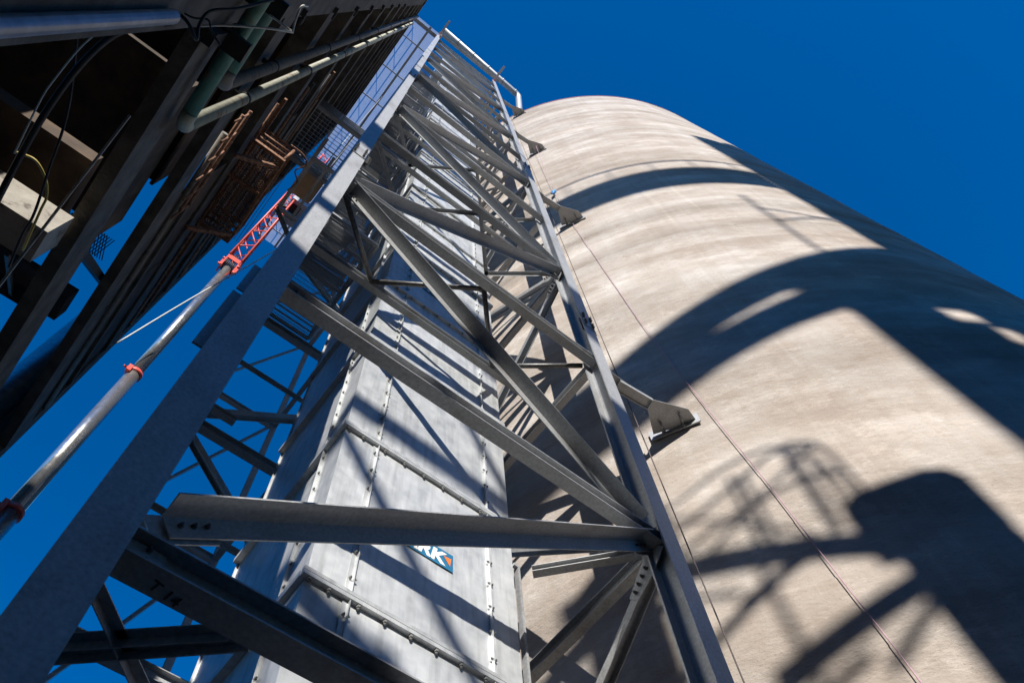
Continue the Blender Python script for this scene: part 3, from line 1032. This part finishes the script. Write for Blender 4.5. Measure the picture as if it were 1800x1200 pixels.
# infill cladding between the floors above the open bay
for i in range(3, len(floors)):
    z0, z1 = floors[i - 1] + 0.002, floors[i] - (0.64 if i < 4 else 0.5) - 0.002
    y = 3.10
    while y < YFAR - 0.35:
        y2 = min(y + 0.98, YFAR - 0.31)
        xo = random.uniform(-0.015, 0.015)
        xc = BX - 0.07 if (i < 7 and y > 3.9) else BX - 0.34
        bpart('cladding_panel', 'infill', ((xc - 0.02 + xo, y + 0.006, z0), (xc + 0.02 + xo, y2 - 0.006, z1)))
        y = y2
    # girt across each storey, and a few slim pipes
    gx = 0.20 if i < 7 else 0.0
    bpart('girt', 'conc' if i % 2 else 'rust', ((BX - 0.25 + gx, 3.12, (z0 + z1) / 2 - 0.06), (BX - 0.20 + gx, YFAR - 0.31, (z0 + z1) / 2 + 0.06)))
    b = MB()
    zz = z0 + 0.5
    b.tube([(BX - 0.22 + gx, 3.12, zz), (BX - 0.22 + gx, YFAR - 0.32, zz)], 0.025 + 0.02 * (i % 2), 8)
    b.build('service_pipe', 'rust' if i % 3 else 'greypipe', bld)
bpart('back_wall', 'infill', ((-3.75, 2.6, 0), (-3.56, 4.3, ROOF)))
bpart('back_wall', 'infill', ((-3.75, 4.3, 12.0), (-3.56, 6.4, ROOF)))
bpart('parapet', 'conc', ((BX - 0.30, 0.98, ROOF + 0.002), (BX + 0.06, YFAR + 0.03, ROOF + 0.55)))
# cross members in the open bay, lit slab end, brace and duct
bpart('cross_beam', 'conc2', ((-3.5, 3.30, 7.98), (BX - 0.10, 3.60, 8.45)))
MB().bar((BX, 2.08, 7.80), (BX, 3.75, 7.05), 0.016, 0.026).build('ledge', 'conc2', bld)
bpart('cross_beam', 'darksteel', ((-3.5, 4.18, 8.60), (BX - 0.14, 4.36, 8.95)))
bpart('cross_beam', 'darksteel', ((-3.5, 5.5, 11.1), (BX - 0.283, 5.85, 11.42)))
bpart('cross_beam', 'rust', ((-3.5, 3.05, 7.15), (-1.75, 3.2, 7.35)))
b = MB()
b.bar((BX - 0.22, 4.2, 9.8), (BX - 0.22, 6.3, 13.25), 0.09, 0.11, (1, 0, 0))
b.build('cross_brace', 'darksteel', bld)
b = MB()
b.tube([(BX - 0.52, 8.25, 8.0), (BX - 0.52, 8.25, 19.0)], 0.27, 20)
b.build('duct', 'conduit', bld)
b = MB()
for k in range(26):
    x = -2.35 + k * 0.03
    for q in (-0.045, 0.045):
        b.bar((x - q, 4.42, 10.85), (x + q, 4.72, 10.85), 0.010, 0.006)
b.build('walk_mesh', 'darksteel', bld)['kind'] = 'stuff'
b = MB()
for k in range(7):
    b.bar((-2.6 + 0.16 * k, 3.6, 7.9), (-2.6 + 0.16 * k, 4.4, 8.7), 0.03, 0.03)
b.build('guard_bars', 'darksteel', bld)['kind'] = 'stuff'

# pipes on the facade: two green runs that turn upward
def pipe_run(label, yend, zh, xo, mt_h, mt_v, r):
    t = thing('service_pipe', label, 'pipe', (BX + xo, yend, zh))
    b = MB()
    b.tube([(BX + xo, -0.6, zh), (BX + xo, yend - 0.16, zh)], r, 14)
    b.build('level_run', mt_h, t)
    b = MB()
    pts = [(BX + xo, yend - 0.16 + 0.16 * math.sin(R(q)), zh + 0.16 - 0.16 * math.cos(R(q))) for q in range(0, 91, 15)]
    b.tube(pts, r * 1.04, 14)
    b.build('elbow', mt_v, t)
    b = MB()
    b.tube([(BX + xo, yend, zh + 0.16), (BX + xo, yend, 43.5)], r, 14)
    v = b.build('riser', mt_v, t)
    for k in range(9):
        z = zh + 2.2 + 4.0 * k
        b = MB()
        b.tube([(BX + xo, yend, z - 0.02), (BX + xo, yend, z + 0.02)], r * 1.18, 14)
        b.box((BX - 0.001, yend - 0.03, z - 0.03), (BX + xo, yend + 0.03, z - 0.022))
        b.build('clamp', 'darksteel', t)
    b = MB()
    b.box((BX, yend - 0.95, zh - r - 0.08), (BX + xo + 0.14, yend - 0.78, zh - r - 0.002))
    b.box((BX, yend - 0.92, zh - r - 0.4), (BX + 0.08, yend - 0.80, zh - r - 0.082))
    b.build('support', 'darksteel', t)
pipe_run('lower green pipe that turns up into a flaking cream riser', 2.28, 8.90, 0.13, 'green', 'cream', 0.064)
pipe_run('upper green pipe that turns up into a grimy grey riser', 1.90, 9.42, 0.13, 'green', 'greypipe', 0.064)
b = MB()
b.tube([(BX + 0.05, 1.19, 0), (BX + 0.05, 1.19, 7.2)], 0.047, 14)
tag(b.build('conduit', 'conduit', None, (BX + 0.035, 1.20, 0)), 'blue grey steel conduit running up the near column of the building', 'conduit')

# brown platform on the facade
pz = 15.3
pf = thing('service_platform', 'rusty brown grated platform hung on the dark building', 'platform', (BX, 4.5, pz))
py0, py1, px1 = 3.75, 5.35, -0.80
b = MB()
n = 34
for k in range(n):
    for s in (-1, 1):
        y = py0 + (py1 - py0) * (k + 0.5) / n
        x0, x1 = BX + 0.02, px1 - 0.04
        dx = (x1 - x0)
        yy0, yy1 = y - s * dx * 0.30, y + s * dx * 0.30
        if yy0 < py0 or yy0 > py1 or yy1 < py0 or yy1 > py1:
            continue
        b.bar((x0, yy0, pz), (x1, yy1, pz), 0.011, 0.006)
for k in range(15):
    x = BX + 0.03 + k * 0.05
    b.bar((x, py0, pz + 0.006), (x, py1, pz + 0.006), 0.009, 0.004)
b.build('grating', 'rust', pf)['kind'] = 'stuff'
b = MB()
b.box((px1 - 0.05, py0, pz - 0.09), (px1, py1, pz + 0.02))
b.box((BX + 0.001, py0 - 0.05, pz - 0.09), (px1, py0 - 0.001, pz + 0.02))
b.box((BX + 0.001, py1 + 0.001, pz - 0.14), (px1, py1 + 0.06, pz + 0.02))
b.box((BX + 0.001, 4.4, pz - 0.08), (px1 - 0.052, 4.45, pz - 0.012))
b.build('frame', 'rust', pf)
b = MB()
for yy in (py0 - 0.03, py1 + 0.03):
    for hh in (0.3, 0.62, 0.95):
        b.tube([(BX + 0.02, yy, pz + hh), (px1 - 0.02, yy, pz + hh)], 0.026, 8)
for hh in (0.35, 0.95):
    b.tube([(px1 - 0.03, py0, pz + hh), (px1 - 0.03, py1, pz + hh)], 0.024, 8)
for yy in (py0 - 0.03, 4.4, py1 + 0.03):
    b.tube([(px1 - 0.03, yy, pz), (px1 - 0.03, yy, pz + 1.0)], 0.028, 8)
b.build('handrail', 'rust', pf)
MB().bar((px1 - 0.05, py0 + 0.1, pz - 0.1), (BX + 0.01, py0 + 0.1, pz - 0.95), 0.06, 0.06, (0, 1, 0)).build('knee_brace', 'rust', pf)
MB().bar((px1 - 0.05, py1 - 0.1, pz - 0.15), (BX + 0.01, py1 - 0.1, pz - 0.95), 0.06, 0.06, (0, 1, 0)).build('knee_brace', 'rust', pf)
# ladder rungs and loose brown rails along the floor above the pipes
lr = thing('wall_handrail', 'short lit brown handrail fixed along the dark building floor edge', 'handrail', (BX + 0.1, 3.0, 12.2))
b = MB()
for hh in (0.35, 0.75):
    b.tube([(BX + 0.06, 2.75, 12.0 + hh), (BX + 0.06, 4.3, 12.0 + hh)], 0.024, 8)
for k in range(6):
    b.tube([(BX + 0.06, 2.8 + 0.3 * k, 12.0), (BX + 0.06, 2.8 + 0.3 * k, 12.75)], 0.016, 6)
b.build('rails', 'rust', lr)

# cables hung on the near column
def at(px, py, d):
    v = right * (px - 900) + down * (py - 600) + fwd * 1451.2
    return CAM + v.normalized() * d
rope('cable_bundle', 'black cable bundle drooping across the upper left of the building', [at(300, 42, 6.1), at(215, 55, 6.0), at(150, 105, 5.9), at(85, 190, 5.9), at(30, 285, 6.0), at(-40, 420, 6.1)], 0.022, 'black', 'cable')
rope('drooping_cable', 'thin pale cable hung beside the black cable bundle', [at(180, 50, 6.0), at(140, 85, 5.88), at(95, 140, 5.85), at(70, 178, 5.86), at(25, 270, 5.95)], 0.006, 'white', 'cable')
rope('yellow_cable', 'yellow cable looping down over the pale lit beam', [at(30, 268, 6.6), at(62, 282, 6.5), at(80, 315, 6.5), at(82, 345, 6.55), at(70, 372, 6.6), at(40, 440, 6.8)], 0.009, 'yellow', 'cable')
rope('black_cable', 'thin black cable crossing in front of the pale lit beam', [at(140, 20, 6.2), at(120, 190, 6.2), at(85, 300, 6.2), at(60, 375, 6.2), at(40, 410, 6.25), at(15, 470, 6.3)], 0.009, 'black', 'cable')
rope('white_wire', 'white wire strung level past the two green pipes', [at(352, 46, 6.9), at(400, 45, 6.8), at(470, 50, 6.8), at(515, 57, 6.9)], 0.010, 'white', 'wire')
rope('white_wire', 'short white wire tied upright to the near column edge', [at(514, 58, 6.9), at(519, 38, 6.9), at(529, 13, 6.9), at(541, 11, 7.0)], 0.009, 'white', 'wire')
rope('white_wire', 'short white wire slanting behind the second green pipe', [at(474, 27, 7.0), at(495, 42, 6.95), at(515, 57, 6.9)], 0.009, 'white', 'wire')
b = MB()
for k in range(5):
    p = at(146 + 9.5 * k, 64 - 4.6 * k, 5.92)
    q = at(143 + 9.5 * k, 60 - 4.6 * k, 5.92)
    b.tube([q, p + (p - q) * 0.9], 0.012, 8, r2=0.004)
tag(b.build('spiral_insulator', 'white', None, at(165, 55, 5.92)), 'white spiral cable guard with pointed fins under the steel conduit', 'cable guard')
for k in range(9):
    y, z = 1.36, 9.5 + k * 2.6
    b = MB()
    b.box((BX + 0.001, y - 0.14, z), (BX + 0.06, y - 0.05, z + 0.09))
    b.tube([(BX + 0.05, y - 0.09, z + 0.04), (BX + 0.05, y + 0.04, z + 0.04)], 0.02, 6)
    b.build('cable_clip', 'darksteel', bld)
rope('tangled_wire', 'dark tangle of wires at the top of the conduit', [at(300, 10, 6.3), at(330, 40, 6.2), at(345, 70, 6.2), at(350, 45, 6.25), at(370, 20, 6.3), at(420, 15, 6.4), at(480, 0, 6.6)], 0.012, 'black', 'wire')
rope('tangled_wire', 'black wire dangling down to the pipe support', [at(290, 0, 6.3), at(335, 30, 6.3), at(365, 35, 6.3), at(372, 55, 6.3), at(387, 80, 6.3)], 0.008, 'black', 'wire')
rope('dangling_wire', 'curly tan wire at the outer corner of the brown platform', [at(512, 255, 15.0), at(533, 272, 14.9), at(538, 290, 14.9), at(519, 300, 15.0), at(522, 320, 15.0), at(505, 335, 15.0)], 0.012, 'rust', 'wire')

# ------------------------------------------------------------------ crane
P0, P1 = V((-1.23, 12.07, 14.9)), V((-1.20, 11.88, 20.67))
D = (P1 - P0)
L1 = D.length
D.normalize()
def bp(k):
    return P0 + D * (L1 * k)
crane = thing('crane_boom', 'long slim telescopic crane boom topped by a red lattice jib against the sky', 'crane', bp(-2.55))
secs = [(-2.55, 0.0, 0.185), (0.0, 1.0, 0.17), (1.0, 2.40, 0.15)]
for k0, k1, r in secs:
    b = MB()
    b.tube([bp(k0), bp(k1)], r, 24)
    b.build('boom_section', 'boom', crane)
side = D.cross(V((0, 1, 0))).normalized()
fr = side.cross(D).normalized()
for kk, r in ((0.0, 0.19), (1.0, 0.175)):
    b = MB()
    b.tube([bp(kk) - D * 0.06, bp(kk) + D * 0.05], r * 1.16, 24)
    cl = b.build('collar', 'red', crane)
    b = MB()
    q = bp(kk) + (side * 0.75 - fr * 0.65).normalized() * (r * 1.22)
    b.box(tuple(q - V((0.05, 0.05, 0.22))), tuple(q + V((0.05, 0.05, 0.05))))
    b.tube([q - V((0, 0, 0.1)), q - V((0, 0, 0.1)) + side * 0.14], 0.03, 8)
    b.build('guide_block', 'red', cl)
hb = bp(2.42)
b = MB()
for s in (-1, 1):
    c = hb + side * (0.223 * s)
    poly = [c - D * 0.434 - fr * 0.223, c + D * 0.558 - fr * 0.223, c + D * 0.558 + fr * 0.223, c - D * 0.434 + fr * 0.124]
    b.prism(poly, side * 0.037)
b.prism([hb + D * 0.279 - side * 0.223 - fr * 0.223, hb + D * 0.279 + side * 0.223 - fr * 0.223, hb + D * 0.589 + side * 0.223 - fr * 0.223, hb + D * 0.589 - side * 0.223 - fr * 0.223], fr * 0.037)
for s in (-1, 1):
    b.bar(hb - D * 0.465 + side * 0.260 * s - fr * 0.186, hb - D * 0.093 + side * 0.260 * s - fr * 0.186, 0.087, 0.087, side)
    b.tube([hb - D * 0.465 + side * 0.186 * s - fr * 0.186, hb - D * 0.465 + side * 0.347 * s - fr * 0.186], 0.043, 8)
    b.tube([hb + D * 0.124 + side * 0.186 * s - fr * 0.186, hb + D * 0.124 + side * 0.335 * s - fr * 0.186], 0.043, 8)
b.build('head_frame', 'red', crane)
b = MB()
for k in range(7):
    c = hb + D * 0.031 + side * (-0.167 + 0.056 * k) - fr * 0.037
    b.tube([c, c + side * 0.034], 0.205, 20)
b.build('sheaves', 'darksteel', crane)
b = MB()
for k in range(3):
    c = hb + D * 0.713 + side * (-0.074 + 0.062 * k) - fr * 0.093
    b.tube([c, c + side * 0.031], 0.149, 18)
b.build('sheaves', 'darksteel', crane)
jb0 = 2.52
jb1 = 5.6
hw = 0.235
JA, JB = bp(jb0), bp(jb1)
jl = (JB - JA).length
b = MB()
for s in (-1, 1):
    for q in (-1, 1):
        b.tube([JA + side * (hw * s) + fr * (0.24 * q), JB + side * (hw * 0.82 * s) + fr * (0.20 * q)], 0.042, 8)
b.build('jib_chords', 'red', crane)
b = MB()
nbay = 19
for k in range(nbay):
    t0, t1 = k / nbay, (k + 1) / nbay
    w0, w1 = hw * (1 - 0.18 * t0), hw * (1 - 0.18 * t1)
    f0, f1 = 0.24 - 0.04 * t0, 0.24 - 0.04 * t1
    c0, c1 = JA + D * (jl * t0), JA + D * (jl * t1)
    s = 1 if k % 2 else -1
    for q in (-1, 1):
        b.tube([c0 + side * (w0 * s) + fr * (f0 * q), c1 - side * (w1 * s) + fr * (f1 * q)], 0.024, 6)
        b.tube([c0 + side * (w0 * q) + fr * (f0 * s), c1 + side * (w1 * q) - fr * (f1 * s)], 0.026, 6)
b.build('jib_lacing', 'red', crane)
b = MB()
c = JA + D * (jl * 0.40)
b.box(tuple(c - V((0.08, 0.30, 0.16))), tuple(c + V((0.08, -0.10, 0.16))))
b.tube([c - V((0.20, 0.2, 0.1)), c + V((0.20, -0.2, 0.1))], 0.07, 10)
b.build('jib_winch', 'darksteel', crane)

rope('guy_wire', 'thin white wire slanting across the sky in front of the crane', [at(205, 603, 22.0), at(330, 528, 24.5), at(490, 436, 28.0), at(560, 392, 30)], 0.020, 'white', 'wire')

# tan box hung beyond the catwalk
tb = thing('tan_box', 'tan louvred box hung high behind the catwalk and red jib', 'box', (-0.75, 9.2, 34.2))
bx0, bx1, by0, by1, bz0, bz1 = -1.14, -0.30, 8.5, 9.75, 34.3, 35.7
b = MB()
b.box((bx0, by0, bz0), (bx1, by1, bz1))
b.build('body', 'tan', tb)
b = MB()
for k in range(9):
    z = bz0 + 0.12 + 0.14 * k
    b.box((bx0 + 0.05, by0 - 0.05, z), (bx1 - 0.05, by0 - 0.002, z + 0.06))
    b.box((bx1 + 0.002, by0 + 0.08, z), (bx1 + 0.04, by1 - 0.08, z + 0.06))
b.build('louvres', 'tan', tb)['kind'] = 'stuff'
b = MB()
b.tube([((bx0 + bx1) / 2, 9.1, bz1), ((bx0 + bx1) / 2, 9.1, 66.8)], 0.02, 6)
b.build('hanger', 'galv', tb)
jb = thing('junction_box', 'small grey box with dark window below the tan box', 'box', (-0.6, 11.3, 38.0))
b = MB()
b.box((-1.0, 11.0, 38.0), (-0.2, 12.2, 38.8))
b.build('body', 'sheet', jb)
b = MB()
b.box((-0.95, 11.2, 37.95), (-0.45, 11.9, 37.997))
b.build('window', 'darksteel', jb)
b = MB()
b.tube([(-0.6, 11.6, 38.8), (-0.6, 11.6, 66.8)], 0.02, 6)
b.build('hanger', 'galv', jb)

# ------------------------------------------------------------------ old elevator works behind the photographer (casts the shadows), plus added masses that cut sky light
ca, sa = math.cos(R(SUN_AZ)), math.sin(R(SUN_AZ))
UU = V((sa, -ca, 0))
WW = V((ca, sa, 0))
W0 = -18.0
WG = -32.0                            # the far row: headhouse and galleries
ZG = (W0 - WG) * math.tan(R(SUN_EL))
def uw(u, wv, z):
    return UU * u + WW * wv + V((0, 0, z))
def ubox(b, u0, u1, w0, w1, z0, z1, dz=0.0):
    """box in the works' own axes; dz lifts the u1 end"""
    vs = [uw(u0, w0, z0), uw(u1, w0, z0 + dz), uw(u1, w1, z0 + dz), uw(u0, w1, z0), uw(u0, w0, z1), uw(u1, w0, z1 + dz), uw(u1, w1, z1 + dz), uw(u0, w1, z1)]
    return b.add(vs, [(0, 3, 2, 1), (4, 5, 6, 7), (0, 1, 5, 4), (1, 2, 6, 5), (2, 3, 7, 6), (3, 0, 4, 7)])
hh = thing('headhouse', 'tall concrete headhouse standing behind the photographer, out of frame', 'building', uw(12.5, WG - 3, 0))
b = MB()
ubox(b, 8.42, 17, WG - 6, WG - 0.1, 0, 27.6 + ZG)
ubox(b, 11.62, 17, WG - 6, WG - 0.11, 27.6 + ZG, 56.0 + ZG)
b.build('wall', 'conc2', hh)
b = MB()
zA = 27.605 + ZG
for (u0, u1, z0, z1) in ((8.42, 10.35, zA, 34.2 + ZG), (10.35, 10.95, zA, 30.0 + ZG), (10.35, 10.95, 30.75 + ZG, 34.2 + ZG), (10.95, 11.3, zA, 28.9 + ZG), (10.95, 11.3, 29.75 + ZG, 34.2 + ZG), (11.3, 11.70, zA, 34.2 + ZG)):
    ubox(b, u0, u1, WG - 0.35, WG - 0.105, z0, z1)
b.build('parapet', 'conc2', hh)
b = MB()
ubox(b, 9.45, 9.60, WG - 0.2, WG - 0.05, 31.0 + ZG, 41.5 + ZG)
ubox(b, 9.55, 11.62, WG - 0.15, WG - 0.07, 39.6 + ZG, 39.75 + ZG, -1.2)
ubox(b, 9.55, 11.62, WG - 0.15, WG - 0.07, 37.9 + ZG, 38.05 + ZG, 1.0)
b.build('mast', 'darksteel', hh)
sb = thing('sky_block', 'long low mass added behind the photographer to cut sky light, out of frame', 'building', uw(0, W0 - 8, 0))  # unseen block added to dim sky fill and keep the ground shaded
b = MB()
ubox(b, -60, 5.8, W0 - 14, W0 - 2.2, 0, 18.6)
ubox(b, 7.4, 60, W0 - 14, W0 - 6.05, 0, 18.6)
b.build('wall', 'conc', sb)
b = MB()
ubox(b, -60.3, 5.85, W0 - 14.3, W0 - 1.9, 18.605, 18.95)
ubox(b, 7.3, 60.3, W0 - 14.3, W0 - 6.04, 18.605, 18.95)
b.build('roof', 'conc', sb)
for (cu, cw_, cr, chh, lab) in ((-9.2, -9.0, 5.6, 23.0, 'round mass added behind the photographer to the left to cut sky light, out of frame'),
                                (26.0, -24.0, 12.9, 58.0, 'tall round mass added behind the photographer to the right to cut sky light, out of frame')):
    base = uw(cu, cw_, 0)
    t = thing('sky_block_bin', lab, 'silo', base, 'added sky blockers')  # unseen cylinders added to hold back sky light from both sides
    MB().tube([base, base + V((0, 0, chh))], cr, 64).build('wall', 'conc', t)
    MB().tube([base + V((0, 0, chh + 0.002)), base + V((0, 0, chh + 1.8))], cr + 0.1, 64, r2=cr * 0.3).build('roof', 'conc', t)
gl = thing('conveyor_gallery', 'inclined open conveyor gallery of the works behind the photographer, out of frame', 'gallery', uw(0, WG, 29 + ZG), 'galleries of the old works')
def band(b, pts_lo, pts_hi, w0, w1):
    """wall band between a lower and an upper line given as (u, z) points"""
    poly = [uw(u, w0, z + ZG) for u, z in pts_lo] + [uw(u, w0, z + ZG) for u, z in reversed(pts_hi)]
    b.prism(poly, WW * (w1 - w0))
b = MB()
band(b, [(-4.0, 30.6), (4.6, 30.95), (6.2, 31.75), (7.6, 32.42), (8.3, 32.4), (11.7, 33.6)], [(-4.0, 31.8), (3.8, 32.05), (11.7, 35.8)], WG - 0.4, WG)
b.build('roof_band', 'conc2', gl)
b = MB()
band(b, [(-4.0, 29.4), (3.8, 29.4), (8.41, 31.05), (8.6, 31.1)], [(-4.0, 30.45), (4.6, 30.94), (6.2, 31.42), (7.6, 31.95), (8.41, 32.5), (8.6, 32.5)], WG - 0.5, WG)
b.build('floor_band', 'conc2', gl)
gl2 = thing('conveyor_gallery', 'upper enclosed conveyor gallery of the works behind the photographer, out of frame', 'gallery', uw(0, WG, 45 + ZG), 'galleries of the old works')
b = MB()
band(b, [(-4.0, 44.75), (11.6, 43.45)], [(-4.0, 47.5), (11.6, 46.15)], WG - 0.5, WG)
b.build('gallery_body', 'conc2', gl2)
b = MB()
band(b, [(-4.0, 49.4), (11.6, 47.45)], [(-4.0, 49.62), (11.6, 47.67)], WG - 0.1, WG - 0.03)
for k in range(10):
    u = -3.5 + 1.6 * k
    band(b, [(u, 46.5), (u + 0.08, 46.5)], [(u, 49.0 - 0.125 * u), (u + 0.08, 49.0 - 0.125 * u)], WG - 0.1, WG - 0.03)
b.build('handrail', 'darksteel', gl2)
lt = thing('leg_tower', 'older elevator leg with platform behind the photographer, out of frame', 'tower', uw(6.5, W0, 0))
b = MB()
ubox(b, 5.83, 7.33, W0 - 1.5, W0, 0, 24.5)
b.prism([uw(u, W0 - 1.5, z) for u, z in ((5.62, 24.35), (7.36, 24.35), (7.36, 24.55), (7.2, 24.85), (6.9, 24.97), (5.95, 24.97), (5.70, 24.85), (5.62, 24.6))], WW * 1.52)
b.build('casing', 'conc2', lt)
b = MB()
ubox(b, 2.0, 5.82, W0 - 0.25, W0, 26.15, 26.55, -2.4)
ubox(b, 4.0, 5.95, W0 - 0.2, W0, 22.65, 22.98, 0.32)
ubox(b, 4.02, 5.2, W0 - 0.15, W0 - 0.02, 24.1, 24.22, 0.2)
ubox(b, 5.06, 5.92, W0 - 0.15, W0 - 0.02, 22.15, 22.3, 0.6)
ubox(b, 2.9, 4.9, W0 - 0.15, W0 - 0.02, 23.55, 23.7, 0.75)
ubox(b, 3.0, 4.1, W0 - 0.15, W0 - 0.02, 25.2, 25.3, -0.9)
ubox(b, 3.2, 5.0, W0 - 0.15, W0 - 0.02, 22.0, 22.12, 0.5)
ubox(b, 4.35, 4.47, W0 - 0.15, W0 - 0.02, 21.6, 24.6)
b.build('platform', 'darksteel', lt)
b = MB()
b.tube([uw(u, W0 - 0.1, z) for u, z in ((3.0, 25.95), (3.8, 26.15), (4.6, 26.35), (5.2, 26.62), (5.6, 26.72), (5.9, 26.5), (6.0, 26.1), (6.05, 25.0))], 0.045, 8)
b.tube([uw(u, W0 - 0.1, z) for u, z in ((3.0, 26.7), (3.9, 26.75), (4.6, 26.9), (5.3, 26.85), (5.7, 26.4), (5.85, 25.6), (5.9, 24.9))], 0.04, 8)
b.tube([uw(u, W0 - 0.1, z) for u, z in ((3.0, 25.6), (4.4, 25.75), (5.4, 25.75), (6.0, 25.6))], 0.045, 8)
for u, z0, z1, r in ((3.55, 25.2, 26.9, 0.06), (4.55, 24.7, 26.6, 0.055), (4.72, 24.7, 26.5, 0.05), (5.45, 24.5, 26.7, 0.08), (5.68, 24.4, 26.6, 0.04)):
    b.tube([uw(u, W0 - 0.08, z0), uw(u + 0.05, W0 - 0.08, z1)], r, 8)
b.tube([uw(3.2, W0 - 0.08, 24.9), uw(5.9, W0 - 0.08, 26.4)], 0.045, 8)
b.tube([uw(3.4, W0 - 0.08, 26.8), uw(5.2, W0 - 0.08, 24.6)], 0.04, 8)
b.build('handrail', 'darksteel', lt)
dk = thing('shade_caster', 'cylinders and bars added behind the photographer to shade tower and casing, out of frame', 'duct', uw(2.6, W0, 0))  # unseen shapes added to shade the front columns and the casing
b = MB()
b.tube([uw(2.75, W0 - 0.6, 0), uw(2.75, W0 - 0.6, 26.6)], 0.52, 20)
b.build('duct', 'conduit', dk)  # added cylinder that shades the lower right column
b = MB()
b.tube([uw(-1.72, W0 - 0.7, 0), uw(-1.72, W0 - 0.7, 22.6)], 0.48, 20)
b.build('duct', 'conduit', dk)  # added cylinder that shades the lower near column
b = MB()
ubox(b, -2.15, 2.3, W0 - 0.2, W0, 24.1, 24.5, 1.2)
ubox(b, -2.15, 2.3, W0 - 0.2, W0, 20.9, 21.3, -1.0)
ubox(b, -0.4, -0.15, W0 - 0.2, W0, 0, 21.0)
b.build('shade_bars', 'darksteel', dk)  # bars added to throw soft shadow bands on the casing
b = MB()
b.bar(uw(-1.3, W0, 24.0), uw(1.2, W0, 20.6), 0.12, 0.22)
b.bar(uw(0.3, W0, 27.0), uw(2.3, W0, 23.2), 0.12, 0.2)
b.build('shade_diagonals', 'darksteel', dk)  # slanted bars added for diagonal shadows on the casing

for o in bpy.data.objects:
    if 'base' in o:
        del o['base']
